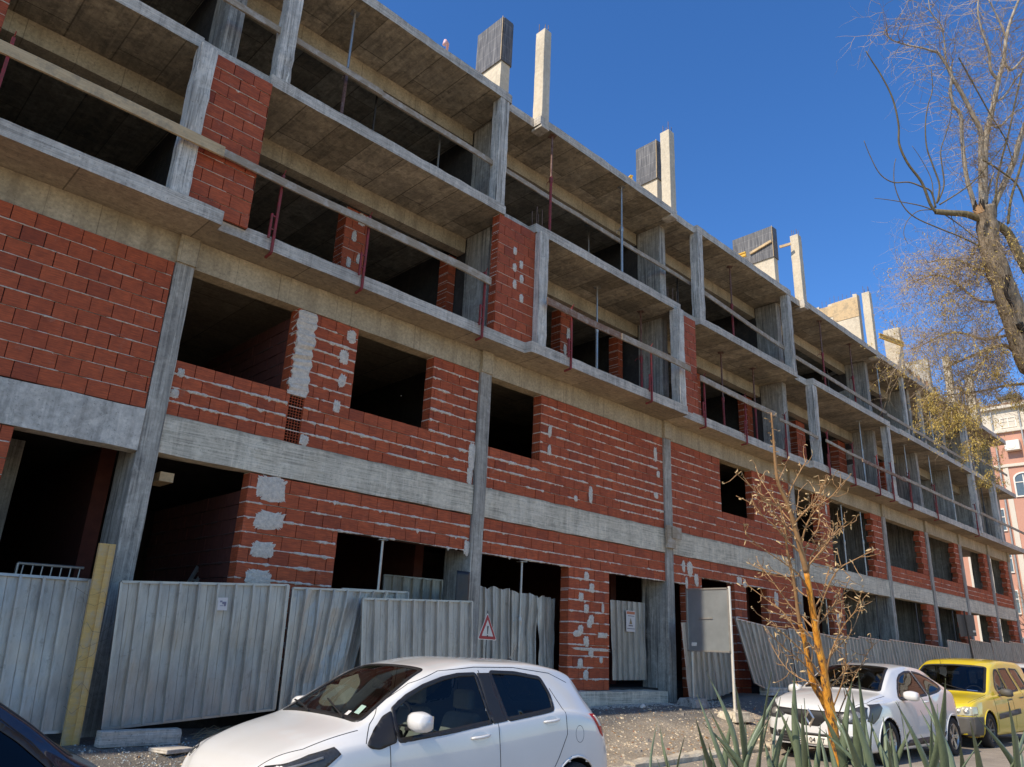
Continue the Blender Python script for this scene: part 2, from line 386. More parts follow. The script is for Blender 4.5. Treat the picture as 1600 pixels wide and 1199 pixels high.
# ---------------------------------------------------------------- the unfinished building
ZG0, Z1, B1B = -1.1, 2.70, 2.18             # ground, top and bottom of first beam
S2, F2, S3, F3, S4, F4 = 5.22, 5.43, 7.83, 8.03, 10.42, 10.62
GX = [-8.6, -2.6, 3.35, 8.95, 14.65, 20.7, 27.2, 31.2, 34.9, 38.6, 41.6]      # right edges of the piers
B = empty('unfinished_building', (0, 0, 0), 0, 'long unfinished four storey concrete frame building with red block infill walls', 'building')
def rough_box(x0, x1, y0, y1, z0, z1, amp=.006, step=.25, axis_='z'):
    mb = MB(); n = max(2, int(((z1-z0) if axis_ == 'z' else (x1-x0))/step)); P = []
    for i in range(n+1):
        t = i/n
        if axis_ == 'z':
            z = z0+(z1-z0)*t; c = [(x0, y0), (x1, y0), (x1, y1), (x0, y1)]
            P.append([(a+rnd.uniform(-amp, amp), b+rnd.uniform(-amp, amp), z) for a, b in c])
        else:
            x = x0+(x1-x0)*t; c = [(y0, z0), (y0, z1), (y1, z1), (y1, z0)]
            P.append([(x, a+rnd.uniform(-amp, amp), b+rnd.uniform(-amp, amp)) for a, b in c])
    P = [r+[r[0]] for r in P]; mb.grid(P); mb.poly(P[0][:4][::-1]); mb.poly(P[-1][:4]); return mb
def part(mb, name, mats, label=None, **k):
    o = mb.build(name, mats, B, **k)
    if label: o['label'] = label
    return o
for i, xr_ in enumerate(GX):
    deep = 12.4 if i in (6, 7, 8) else 10.7
    m = rough_box(xr_-.26, xr_, 10.0, 10.7 if i < 6 else deep, ZG0-.3, S2-.01, .005, .3); part(m, 'pier', M_['pillar'], fix=True, bevel=.008)
    m = rough_box(xr_-.25, xr_, 10.01, 10.7 if i < 6 else 11.6, S2, S4-.01, .004, .3); part(m, 'pier', M_['pillar'], fix=True, bevel=.008)
    # rough timber-formed cap where the pier meets the first slab
    m = rough_box(xr_-.27, xr_+.008, 9.97, 10.06, S2-.42, S2-.006, .004, .1); part(m, 'pier_cap', M_['tan'], fix=True)
for i in range(len(GX)-1):
    a, b = GX[i], GX[i+1]-.26
    jz = rnd.uniform(-.01, .01)
    if i == 1:   # the left bay's beam is paler and stops in a broken seam
        part(rough_box(a, b, 9.985, 10.24, B1B-.02, Z1-.01, .008, .3, 'x'), 'beam', M_['beam1w'], 'pale grey concrete beam with vertical cracks', fix=True)
    else:
        part(rough_box(a, b, 10.03, 10.28, B1B+jz, Z1, .007, .3, 'x'), 'beam', M_['beam1'], fix=True)
    part(rough_box(a, b, 10.035, 10.28, 4.79, S2-.005, .004, .4, 'x'), 'beam', M_['tan'], fix=True)
    for zt in (S3, S4):
        part(rough_box(a+.002, b-.002, 10.72, 10.95, zt-.33, zt-.005, .004, .4, 'x'), 'beam', M_['tan'], fix=True)
def slab(name, prof, z0, z1, yb=17.0):
    """prof: list of (x, y) steps of the front edge, left to right"""
    pts = []
    for (x0, y0), (x1, y1) in zip(prof, prof[1:]):
        L = max(abs(x1-x0), abs(y1-y0)); n = max(1, int(L/.28))
        for k in range(n): pts.append((x0+(x1-x0)*k/n, y0+(y1-y0)*k/n))
    pts.append(prof[-1])
    mb = MB(); top = []; bot = []
    for x, y in pts:
        top.append((x, y+rnd.uniform(-.006, .006), z1+rnd.uniform(-.012, .006))); bot.append((x, y+rnd.uniform(-.004, .004), z0+rnd.uniform(-.004, .004)))
    n = len(pts); mb.v += top+bot+[(p[0], yb, z1) for p in pts]+[(p[0], yb, z0) for p in pts]
    for i in range(n-1):
        mb.face((n+i, n+i+1, i+1, i), 0); mb.face((i, i+1, 2*n+i+1, 2*n+i), 0); mb.face((3*n+i, 3*n+i+1, n+i+1, n+i), 1)
        mb.face((2*n+i, 2*n+i+1, 3*n+i+1, 3*n+i), 0)
    mb.face((0, 2*n, 3*n, n), 0); mb.face((n-1, 2*n-1, 4*n-1, 3*n-1), 0)
    return mb
XL, XE = -9.5, 42.3
def edge(steps):
    p = []
    for x0, x1, y in steps: p += [(x0, y), (x1, y)]
    return p
e2 = edge([(XL, 3.36, 9.34), (3.37, 9.28, 9.5), (9.30, 14.4, 9.34), (14.42, 20.7, 9.5), (20.72, 26.95, 9.38), (26.97, XE, 9.45)])
e3 = edge([(XL, 2.7, 9.5), (2.71, 3.72, 9.56), (3.73, 8.60, 9.47), (8.61, 9.42, 9.66), (9.43, 14.42, 9.46), (14.43, 15.3, 9.62), (15.31, 20.4, 9.48), (20.42, 21.2, 9.6), (21.22, 27.0, 9.4), (27.02, 28, 9.5), (28.02, XE, 9.45)])
e4 = edge([(XL, 8.62, 9.47), (8.63, 9.44, 9.66), (9.45, 14.42, 9.47), (14.44, 15.3, 9.56), (15.32, 20.38, 9.47), (20.4, 21.2, 9.6), (21.22, XE-.2, 9.45)])
part(slab('s', e2, S2, F2), 'floor_slab', [M_['fascia'], M_['soffit2']])
part(slab('s', e3, S3, F3), 'floor_slab', [M_['fascia'], M_['soffit']])
part(slab('s', e4, S4, F4), 'roof_slab', [M_['fascia'], M_['soffit']])
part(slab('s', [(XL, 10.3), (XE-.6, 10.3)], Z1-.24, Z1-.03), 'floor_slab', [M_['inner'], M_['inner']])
# slender front columns on the slab edges: (right edge x, level)
def fcol(xr_, z0, z1, w_=.24, d_=.24, y=9.475, mat='colcon', lab=None):
    m = rough_box(xr_-w_, xr_, y, y+d_, z0, z1, .007, .16); o = part(m, 'balcony_column', M_[mat], lab, fix=True, bevel=.012); return o
for z0_ in (2.28,):
    m = MB(); m.box(14.34, 14.655, 9.93, 9.995, z0_, z0_+.5); m.box(14.50, 14.84, 9.90, 9.93, z0_+.22, z0_+.48); part(m, 'timber_collar', M_['plank'], bevel=.005)
for x in (-6.5, 2.88, 9.71, 14.39, 21.45, 26.98, 36.0, 38.9): fcol(x, F2-.1, S3+.0, y=9.36 if x in (2.88, 9.71, 14.39) else 9.42)
for x in (-2.0, 4.02, 8.57, 15.56, 20.37, 36.15): fcol(x, F3-.05, S4)
fcol(29.5, F3, S4, .14, .14, 9.6); fcol(31.5, F3, S4, .14, .14, 9.7)
# posts above the roof with rebar starter bars
def rebars(mb, x0, x1, y0, y1, z, h, n=4):
    for i in range(n):
        x = x0+(x1-x0)*(i % 2); y = y0+(y1-y0)*((i//2) % 2)
        x += rnd.uniform(-.03, .03); mb.tube([(x, y, z-.05), (x+rnd.uniform(-.02, .02), y, z+h*rnd.uniform(.7, 1.1))], .008, 5)
for x, wd in ((2.88, .22), (9.7, .22), (14.4, .24), (21.46, .24), (26.95, .24), (35.4, .3), (38.4, .3)):
    m = rough_box(x-wd, x, 9.47, 9.74, S4-.02, 12.95+rnd.uniform(-.03, .03), .006, .25)
    o = part(m, 'roof_column', M_['lit'], fix=True, bevel=.012)
    rb = MB(); rebars(rb, x-wd+.05, x-.05, 9.53, 9.68, 12.95, .28, 4); rb.build('rebar', M_['rebar'], o)
    col_ = MB(); col_.box(x-wd-.012, x+.012, 9.455, 9.76, S4-.06, S4+.0); part(col_, 'column_foot', M_['fascia'], bevel=.01)
for x, z in ((9.55, F3), (14.25, F3)):
    rb = MB(); rebars(rb, x-.1, x+.1, 9.5, 9.62, z, .42, 4); part(rb, 'rebar', M_['rebar'])
# roof level pier walls with their formwork
for x, y1, zc, form in ((8.98, 10.78, 13.0, 11.9), (14.6, 10.62, 12.9, 11.78), (20.8, 11.35, 13.05, 12.02)):
    o = part(rough_box(x-.25, x, 10.0, y1, S4, zc-.1, .005, .4), 'roof_wall', M_['lit'], fix=True)
    fm = MB(); fm.box(x-.29, x-.253, 9.985, y1+.02, form, zc+.06); fm.box(x-.253, x+.003, 9.965, 9.997, form+.002, zc+.055); fm.box(x+.003, x+.04, 9.985, y1+.02, form, zc+.06)
    fm.build('formwork_panel', M_['form'], o)
    ed = MB(); ed.box(x-.30, x-.291, 9.97, 9.984, form, zc+.07); ed.build('formwork_edge', M_['planknew'], o)
def wallsteps(x, prof):
    mb = MB(); ys_ = [(x-.27, p) for p in prof]; a = [(x-.25, y, z) for y, z in prof]; b = [(x, y, z) for y, z in prof]
    n = len(a); mb.v += a+b
    for i in range(n): mb.face((i, (i+1) % n, n+(i+1) % n, n+i))
    mb.face(range(n)); mb.face([n+i for i in range(n)][::-1]); return mb
m = wallsteps(27.2, [(10, F4-.1), (10.0, 13.1), (10.15, 13.13), (10.15, 13.02), (11.1, 12.98), (11.15, 12.75), (11.45, 12.7), (11.45, 13.0), (12.1, 12.95), (12.1, F4-.1)])
part(m, 'roof_wall', M_['lit'])
m = MB(); m.box(26.93, 26.947, 9.99, 10.95, 12.2, 12.98); m.box(26.93, 26.947, 10.951, 11.5, 12.45, 12.9); part(m, 'roof_wall', M_['planknew'])
part(rough_box(30.95, 31.2, 10.0, 10.6, S4, 13.08, .005, .4), 'roof_wall', M_['lit'], fix=True)
part(rough_box(34.7, 34.95, 10.2, 11.4, S4, 12.9, .005, .4), 'roof_wall', M_['pillar'], fix=True)
part(rough_box(40.6, 41.7, 10.2, 10.5, S4, 12.7, .005, .4), 'roof_wall', M_['pillar'], fix=True)
rb = MB()
for i in range(9): rb.tube([(27.08, 10.1+i*.16, 12.9), (27.1, 10.1+i*.16, 13.28+rnd.uniform(-.08, .08))], .008, 4)
for i in range(5): rb.tube([(31.08, 10.1+i*.11, 12.9), (31.1, 10.1+i*.11, 13.3+rnd.uniform(-.08, .05))], .008, 4)
part(rb, 'rebar', M_['rebar'])
# back, end and cross walls, added to shut light out of the bays
m = MB(); m.box(XL, 33, 17.0, 17.2, ZG0-.5, S4); part(m, 'added_back_wall', M_['inner'])
m = MB(); m.box(XL-.2, XL, 9.9, 17.2, ZG0-.5, F4); part(m, 'added_end_wall', M_['inner'])
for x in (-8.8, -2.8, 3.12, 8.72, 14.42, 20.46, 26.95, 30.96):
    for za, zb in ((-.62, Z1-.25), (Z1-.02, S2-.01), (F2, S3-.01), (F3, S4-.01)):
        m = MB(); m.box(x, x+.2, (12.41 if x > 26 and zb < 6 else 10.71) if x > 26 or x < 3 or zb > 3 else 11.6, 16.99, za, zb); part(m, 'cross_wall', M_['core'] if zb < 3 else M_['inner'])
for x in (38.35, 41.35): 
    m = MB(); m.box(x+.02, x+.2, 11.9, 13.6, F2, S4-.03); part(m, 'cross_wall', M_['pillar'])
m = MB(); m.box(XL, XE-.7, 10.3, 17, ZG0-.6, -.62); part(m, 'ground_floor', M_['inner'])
# inner columns seen in the dark ground floor bay
m = rough_box(1.95, 2.25, 11.9, 12.2, -.6, 2.4, .004, .4); part(m, 'inner_column', M_['pillar'], fix=True)

# block walls: every clay block and every bed joint is modelled
def block_wall(name, x0, x1, y, z0, z1, openings=(), h=.19, L=.27, mort=.6, depth=.2, label=None, toothed=None, out=None, yj=.0, parent=None, thick=True):
    mb = out or MB(); n = max(1, round((z1-z0)/h)); h = (z1-z0)/n
    def spans(za, zb):
        sp = [(x0, x1)]
        for ox0, ox1, oz0, oz1 in openings:
            if min(zb, oz1)-max(za, oz0) > .45*(zb-za):
                ns = []
                for a, b in sp:
                    if ox1 <= a or ox0 >= b: ns.append((a, b)); continue
                    if ox0 > a: ns.append((a, ox0))
                    if ox1 < b: ns.append((ox1, b))
                sp = ns
        if toothed:
            ns = []
            for a, b in sp:
                r = toothed(a, b, round((za-z0)/h)); 
                if r: ns.append(r)
            sp = ns
        return [s_ for s_ in sp if s_[1]-s_[0] > .03]
    for r in range(n):
        za, zb = z0+r*h, z0+(r+1)*h; off = (r % 2)*L*.5+rnd.uniform(-.03, .03)
        for a, b in spans(za, zb):
            mb.box(a+.004, b-.004, y+.03, y+depth-.002, za, zb, 2, skip=('b', 't', 'l', 'r') if r not in (0, n-1) else ('l', 'r'))
            tj = rnd.uniform(.3, .7)
            for xe in (a+.004, b-.004): mb.poly([(xe, y+.002, za+.006), (xe, y+depth-.002, za+.006), (xe, y+depth-.002, zb-.006), (xe, y+.002, zb-.006)], 0, tj); mb.poly([(xe, y+.004, zb-.006), (xe, y+depth-.002, zb-.006), (xe, y+depth-.002, zb+.006), (xe, y+.004, zb+.006)], 1)
            k = math.floor((a-off)/L); x = off+k*L
            row = rnd.uniform(-.2, .2)
            while x < b-.01:
                xa, xb = max(a, x), min(b, x+L)
                if xb-xa > .02:
                    dy = rnd.uniform(-.004, .006); tl = rnd.uniform(-.003, .003)
                    tone = min(1, max(0, .45+row*.4+rnd.gauss(0, .13)))
                    g_ = rnd.uniform(.003, .0065); top = .006
                    n0 = len(mb.v); zc, zd = za+.006, zb-.006
                    A = [(xa+g_, y+dy, zc), (xb-g_, y+dy+tl, zc), (xb-g_, y+dy+tl, zd), (xa+g_, y+dy, zd)]
                    mb.v += A+[(p[0], y+.04, p[2]) for p in A]
                    mb.face((n0, n0+1, n0+2, n0+3), 0, tone)
                    for q in ((0, 4, 5, 1), (1, 5, 6, 2), (2, 6, 7, 3), (3, 7, 4, 0)): mb.face([n0+i for i in q], 0, tone)
                x += L
            # bed joint squeezed out under this course
            if r > 0:
                xx = a; P1 = []; 
                amp = .012*mort
                on = rnd.random() < .55+mort*.6; bt = .0035+.0035*mort
                while xx < b:
                    st = rnd.uniform(.02, .05); nz = noise.noise(Vector((xx*3.1, za*9, y)))+.5*noise.noise(Vector((xx*11, za*9, y)))
                    if rnd.random() < .05: on = not on if rnd.random() > mort*.55 else True
                    tk = (bt+max(0, amp*(nz*1.5+.35)+rnd.uniform(-.4, .6)*amp)) if on else .003
                    dn = tk+max(0, rnd.gauss(0, .006*mort)) + (rnd.uniform(.01, .035) if rnd.random() < .03*mort else 0)
                    pr = .004+.010*mort*(nz+.6) if on else -.014
                    P1.append([(xx, y-pr*.2+.004, za+tk), (xx, y-pr, za+tk*.3), (xx, y-pr*.9, za-dn*.6), (xx, y+.004, za-dn)])
                    xx += st
                if len(P1) > 1: mb.grid(P1, 1, .5, flip=True)
    return mb
BM = [M_['brick'], M_['mortar'], M_['joint']]
def honeycomb(xa, ya, yb, z0, z1, h=.19, face_='x', parent=B, sgn=-1):
    """open block ends: a web of thin clay walls in front of the hollow cores; face_ 'x' looks along -X (jamb), 'y' looks along -Y"""
    mb = MB(); n = max(1, round((z1-z0)/h)); h = (z1-z0)/n; W = yb-ya; nc = max(2, round(W/.045))
    def bx(u0, u1, za, zb, d0, d1, mi):
        c = rnd.uniform(.25, .75)
        if face_ == 'x': mb.box(xa-.0+d0, xa+d1, u0, u1, za, zb, mi, c)
        else: mb.box(u0, u1, xa+d0, xa+d1, za, zb, mi, c)
    for r in range(n):
        za = z0+r*h+.006; zb = z0+(r+1)*h-.006
        dp = rnd.uniform(-.004, .006)
        for k in range(nc+1):
            u = ya+W*k/nc; u0 = max(ya, u-.003); bx(u0, min(yb, u+.003), za, zb, dp, .02, 0); bx(u0, min(yb, u+.003), za, zb, .02, .17, 2)  # web ends clay, deeper part coloured dark to paint the shade inside the cells
        for j in range(5):
            z = za+(zb-za)*j/4; bx(ya+.001, yb-.001, max(za, z-.003), min(zb, z+.003), dp+.0015, .0215, 0); bx(ya+.001, yb-.001, max(za, z-.003), min(zb, z+.003), .0215, .17, 2)
        bx(ya, yb, zb, zb+.012, .0 + dp, .16, 1)
    bx(ya+.002, yb-.002, z0, z1, .172, .18, 2)
    mb.build('block_end', BM, parent)
def patches(lst, y, parent=B, mat='mortar', name='mortar_patch', label=None):
    for q in lst: patch1([q], y, parent, mat, name, label)
def patch1(lst, y, parent, mat, name, label):
    sq = 5.5 if lst[0][2] > .25 else 3.0
    """trowelled mortar dabs with ragged outlines: (x, z, w, h)"""
    mb = MB()
    for x, z, w_, h_ in lst:
        k = 64; n0 = len(mb.v); ph = rnd.uniform(0, 9)
        for ring, sc, yo in ((0, 1, .0), (1, .8, -.007), (2, .4, -.012)):
            for i in range(k):
                t = 6.283*i/k; ct, st = math.cos(t), math.sin(t); e = 2.0/sq
                sx = math.copysign(abs(ct)**e, ct); sz = math.copysign(abs(st)**e, st)
                q = 1+.20*noise.noise(Vector((ct*1.5+ph, st*1.5, ph)))+.22*noise.noise(Vector((ct*6+ph, st*6, ph)))+.12*noise.noise(Vector((ct*17+ph, st*17, ph)))+rnd.uniform(-.05, .04)
                mb.v.append((x+sx*w_/2*sc*q, y+yo-.004+rnd.uniform(-.002, .002), z+sz*h_/2*sc*q))
        mb.v.append((x, y-.016, z))
        for ring in (0, 1):
            for i in range(k): a = n0+ring*k+i; b = n0+ring*k+(i+1) % k; mb.face((a, b, b+k, a+k))
        for i in range(k): mb.face((n0+2*k+i, n0+2*k+(i+1) % k, n0+3*k))
    o = mb.build(name, M_[mat], parent, smooth=True)
    if label: o['label'] = label
def bw(*a, label=None, **k):
    o = part(block_wall('w', *a, **k), 'block_wall', BM, label); return o
YW = 10.05
for za, zb in ((-.62, Z1-.25), (Z1-.02, S2-.01)):
    bx = block_wall('w', -.0, 3.2, 0, za+.02, zb-.5, mort=.9, L=.3, depth=.18); o = part(bx, 'cross_wall', [M_['core'], M_['joint'], M_['joint']]); o.rotation_euler = (0, 0, R(-90)); o.location = (4.64 if za < 0 else 5.0, 13.45, 0)  # inside brick walls, blocks and mortar both darkened to paint in the shade
# first floor
bw(-2.6, 3.08, 10.0, Z1, 4.78, h=.208, L=.262, mort=.3, label='large block wall with thin dark joints')
bw(3.36, 8.68, YW, Z1, 4.79, openings=[(3.36, 4.98, 3.45, 5), (6.07, 7.62, 3.45, 5), (5.05, 5.28, 2.6, 5)], mort=1.15)
honeycomb(YW+.02, 5.05, 5.28, Z1+.01, 3.43, face_='y')
part(rough_box(5.0, 5.30, YW-.03, YW+.12, 3.42, 4.78, .03, .05), 'mortar_strip', M_['mortar'], 'rough white mortar strip beside the window', fix=True)
honeycomb(7.62, YW+.012, YW+.21, 3.45, 4.78)
bw(8.95, 14.39, YW, Z1, 4.79, openings=[(8.95, 10.33, 3.45, 5)], mort=1.05)
honeycomb(10.33, YW+.012, YW+.21, 3.45, 4.78)
bw(14.65, 20.44, YW, Z1, 4.79, openings=[(16.84, 18.42, 3.42, 5)], mort=.8)
honeycomb(18.42, YW+.012, YW+.21, 3.42, 4.78)
bw(20.7, 23.0, YW, Z1, 4.79, openings=[(20.7, 22.22, 3.2, 5)], mort=.7)
def tooth_r(a, b, r): return (a + (.12 if r % 2 else 0), b)
def tooth_pyr(a, b, r): return (a + (.14 if r % 2 else 0) + (-.12*max(0, 3-r)), b)
bw(25.9, 26.94, YW, Z1, 4.79, toothed=lambda a, b, r: (a+(.16 if r % 2 else 0)-.1*max(0, 3-r)+.15, b), mort=.6, label='ragged toothed block pier')
for i in (6, 7, 8, 9):
    a, b = GX[i], GX[i+1]-.26
    bw(a, b, YW, Z1, 3.22, mort=.6)
    bw(b-.62, b, YW, 3.22, 4.79, toothed=lambda a, b, r: (a+(.14 if r % 2 else 0), b), mort=.5)
# jambs of the first window: block sides seen through the openings
m = MB(); m.box(4.99, 5.06, YW+.03, YW+.24, 3.45, 4.785, 0, .4); part(m, 'window_jamb', BM)
# ground floor
bw(-2.6, 1.75, 10.0, -.6, B1B-.025, mort=.4)
bw(3.36, 8.68, YW, -.65, B1B-.01, openings=[(3.36, 4.62, -1, 3), (6.11, 8.70, -1, 1.55)], h=.2, L=.3, mort=1.0)
honeycomb(4.625, YW+.012, YW+.21, -.6, B1B-.02, h=.2)
bw(8.95, 14.39, YW, -.65, B1B-.01, openings=[(8.95, 11.23, -1, 1.54), (12.45, 14.42, -1, 1.52)], h=.2, L=.3, mort=.85)
honeycomb(11.235, YW+.012, YW+.21, -.62, 1.52, h=.2)
bw(14.65, 20.44, YW, -.8, B1B-.01, openings=[(14.6, 15.23, -1, 1.56), (15.82, 17.24, -1, 1.78), (17.8, 18.84, -1, 1.79)], h=.2, L=.3, mort=.8)
honeycomb(15.235, YW+.012, YW+.21, -.62, 1.52, h=.2); honeycomb(17.245, YW+.012, YW+.21, -.62, 1.75, h=.2)
bw(20.7, 23.4, YW, -.8, B1B-.01, openings=[(20.7, 22.6, -1, 1.8)], h=.2, mort=.7)
for i in (6, 7, 8, 9):
    b = GX[i+1]-.26
    bw(b-.75, b, YW, -.9, B1B-.01, toothed=lambda a, b, r: (a+(.15 if r % 2 else 0), b), h=.2, mort=.6)
pl = rough_box(11.2, 14.1, 9.86, 10.5, -1.25, -.655, .012, .2, 'x'); part(pl, 'plinth', M_['beam1'], 'rough concrete plinth with crumbling lower edge', fix=True)
# thin steel lintel props in the ground floor openings are separate things below
# second floor: facade panels and recessed block piers
bw(2.885, 3.75, 9.44, F2-.06, S3, h=.197, L=.3, mort=.12)
bw(8.48, 9.465, 9.50, F2-.04, S3, h=.197, L=.27, mort=.1)
honeycomb(8.475, 9.512, 9.66, F2, S3-.01)
bw(14.395, 15.1, 9.5, F2-.04, S3, h=.197, L=.27, mort=.1)
for x0, x1 in ((6.1, 6.56), (8.5, 8.69), (11.85, 12.25), (13.95, 14.12), (17.0, 17.6), (20.1, 20.4), (23.2, 23.8), (26.3, 26.9), (28.9, 29.4), (30.3, 30.9)):
    bw(x0, x1, 10.98, F2, S3-.34, h=.197, mort=.3, depth=.3); honeycomb(x0-.004, 10.99, 11.27, F2, S3-.36)
bw(-1.8, .52, 9.9, F2+.02, S3-.35, mort=.2)
patches([(8.9+dx, z, .10, .17) for dx, z in ((.02, 7.2), (.2, 6.98), (.03, 6.85), (.22, 6.68), (.05, 6.5), (.24, 6.28))], 9.50, label='small mortar dabs on the block panel')
patches([(6.3, 6.95, .1, .2), (6.45, 6.55, .1, .2), (6.25, 6.4, .1, .2), (6.42, 7.35, .16, .25), (6.4, 6.0, .12, .2)], 10.975)
patches([(12.1, 6.9, .12, .3), (12.0, 6.5, .1, .25), (12.15, 6.2, .1, .2), (17.35, 6.8, .12, .7), (15.0, 5.75, .12, .22)], 10.975 if False else 10.97)
# mortar dabs on the ground and first floor walls
patches([(4.98, 2.0, .42, .34), (5.0, 1.55, .40, .26), (4.97, 1.15, .32, .22), (4.95, .77, .36, .22)], YW, label='square trowelled mortar patches')
patches([(5.95, 4.62, .16, .22), (5.85, 4.25, .16, .24), (5.87, 3.85, .13, .22), (5.83, 3.42, .13, .2), (8.62, 3.2, .16, .5), (8.6, 2.85, .14, .3), (5.36, 2.78, .14, .16), (3.45, 3.3, .1, .12), (3.42, 3.0, .12, .12), (8.63, 1.6, .12, .25), (7.0, 3.9, .01, .01)], YW)
patches([(11.75+.18*math.sin(i*2.1), 1.42-i*.2, .15, .17) for i in range(10)]+[(11.85, .55, .14, .16), (12.25, .35, .3, .1), (12.25, .85, .08, .18), (11.5, .35, .22, .12), (12.2, -.1, .1, .12), (11.9, .08, 1.0, .05)], YW, label='zigzag of mortar dabs up the narrow pier')
patches([(9.1, 2.6, .1, .22), (10.6, 4.1, .1, .26), (10.6, 3.72, .1, .2), (11.4, 2.9, .1, .12), (11.85, 3.05, .12, .34), (14.1, 4.35, .12, .3), (14.2, 3.9, .12, .16), (14.1, 3.4, .16, .12)], YW)
patches([(15.1, 1.95, .12, .25), (15.35, 1.93, .22, .3), (15.6, 1.7, .16, .25), (15.2, 1.6, .1, .25), (17.5, 1.85, .25, .2), (17.75, 1.8, .14, .2), (19.3, 1.55, .22, .35), (20.05, 3.2, .1, .3), (22.9, 1.2, .25, .3), (23.1, .7, .2, .3), (22.75, 4.4, .12, .3)], YW)

ORD = ['first', 'second', 'third', 'fourth', 'fifth', 'sixth', 'seventh', 'eighth', 'ninth', 'tenth', 'eleventh', 'twelfth', 'thirteenth', 'fourteenth', 'fifteenth']
# ---------------------------------------------------------------- adjustable steel props
def prop(p0, z0, z1, kind, label, group):
    x, y = p0; H = z1-z0
    t = empty('steel_prop', (x, y, z0), rnd.uniform(0, 3), label, 'steel prop', group)
    low, up = {'rust': (M_['ruststeel'], M_['galv']), 'grey': (M_['galv'], M_['galv']), 'red': (M_['redsteel'], M_['ruststeel']), 'dark': (M_['dsteel'], M_['dsteel'])}[kind]
    jz = H*rnd.uniform(.42, .6)
    m = MB(); m.tube([(0, 0, .008), (0, 0, jz)], .030, 10); m.box(-.07, .07, -.07, .07, .001, .009); m.build('outer_tube', low, t)
    m = MB(); m.tube([(0, 0, jz), (0, 0, H-.008)], .022, 10); m.box(-.075, .075, -.075, .075, H-.009, H-.001); m.build('inner_tube', up, t)
    m = MB(); m.tube([(0, 0, jz-.10), (0, 0, jz-.03), (0, 0, jz+.03)], [.036, .043, .038], 10); m.tube([(.03, 0, jz-.03), (.12, .02, jz-.02), (.15, .02, jz-.07)], .008, 6)
    m.tube([(-.05, .0, jz+.05), (.05, 0, jz+.05), (.085, .0, jz+.02), (.06, 0, jz-.03)], .006, 6); m.build('collar', low, t)
def pxprop(lst, zs, zf, lvl, group):
    pts = []
    for (px, py, k, s) in lst:
        p = onZ(px, py, zs); pts.append((px, p.x, p.y, k, s))
    pts.sort()
    for i, (px, x, y, k, s) in enumerate(pts):
        adj = {'rust': 'rusty', 'grey': 'grey galvanised', 'red': 'reddish', 'dark': 'thin dark'}[k]
        prop((x, y), zf, zs-.004, k, f'{adj} steel prop under the {lvl}, {ORD[i]} from the left', group)
pxprop([(555, 21, 'rust', 0), (590, 142, 'dark', 0), (689, 201, 'grey', 0), (863, 213, 'red', 0), (920, 352, 'grey', 0), (971, 293, 'grey', 0), (1058, 427, 'dark', 0), (1140, 417, 'red', 0),
        (1280, 502, 'red', 0), (1291, 565, 'dark', 0), (1327, 538, 'red', 0), (1369, 569, 'rust', 0), (1408, 595, 'grey', 0), (1449, 621, 'grey', 0), (1497, 657, 'grey', 0)], S4, F3, 'roof slab', 'steel props under the roof slab')
pxprop([(933, 449, 'grey', 0), (1001, 487, 'red', 0), (1126, 551, 'red', 0), (1176, 576, 'red', 0), (1342, 658, 'grey', 0), (1412, 695, 'rust', 0), (1450, 712, 'rust', 0), (1481, 727, 'grey', 0), (1532, 758, 'dark', 0)], S3, F2, 'middle slab', 'steel props under the middle slab')
for i, (px, py, z1, z0, y, k, lab) in enumerate(((598, 845, 1.54, -.6, 10.12, 'grey', 'steel prop holding the block lintel in the wide ground floor opening'), (815.5, 876, 1.53, -.6, 10.12, 'grey', 'steel prop in the ground floor opening beside the triangular sign'),
        (1313, 787, 4.78, Z1, 10.2, 'grey', 'left steel prop in the tall first floor bay'), (1343, 797, 4.78, Z1, 10.2, 'grey', 'right steel prop in the tall first floor bay'), (1290, 934, 1.8, -.7, 10.15, 'grey', 'steel prop in the ground floor opening behind the orange sapling'),
        (1368, 930, 2.16, -.9, 10.2, 'dark', 'dark prop with a clamp before the grey ground floor wall'), (1430, 942, 2.16, -.9, 10.2, 'dark', 'dark prop in the ground floor bay above the yellow car'), (1487, 952, 2.16, -.9, 10.2, 'dark', 'dark prop in the ground floor bay beside the far board sign'))):
    p = onY(px, py, y); prop((p.x, y), z0, z1, k, lab, 'props in the lower openings')

# ---------------------------------------------------------------- guard rails: red clamp posts and planks
def clamp(x, ye, z0, label):
    t = empty('guard_post', (x, ye, z0), 0, label, 'guard rail post', 'red guard rail posts clamped to the slab edge')
    m = MB(); m.bar((0, -.045, -.26), (0, -.045, 1.02), .035, .035); m.bar((0, -.045, -.26), (0, .12, -.275), .03, .035)
    m.bar((0, -.045, 1.02), (.0, -.10, 1.08), .012, .012); m.bar((0, -.05, .98), (0, .03, 1.03), .02, .02); m.build('post', M_['redsteel'], t)
    m = MB(); m.bar((-.075, -.045, -.05), (-.075, -.045, .34), .028, .03); m.bar((-.075, -.045, .32), (0, -.045, .3), .02, .02); m.bar((-.075, -.045, .1), (0, -.045, .1), .02, .02)
    m.bar((-.075, -.045, .02), (-.03, .1, .012), .02, .02); m.build('clamp', M_['redsteel'], t)
def edge_y(e, x):
    for (xa, ya), (xb, yb) in zip(e, e[1:]):
        if xa <= x <= xb and xb-xa > .05: return ya
    return 9.45
cps = []
for px, py in ((425, 395), (566, 452), (755, 527), (891, 577), (1020, 628), (1107.5, 667), (1173, 693), (1237, 718.5), (1303, 742), (1344, 758), (1384, 773.5), (1399.6, 783), (1432, 796), (1473, 812), (1530, 838)):
    p = onZ(px, py, S2-.06); cps.append(p.x)
cps.insert(0, .62)
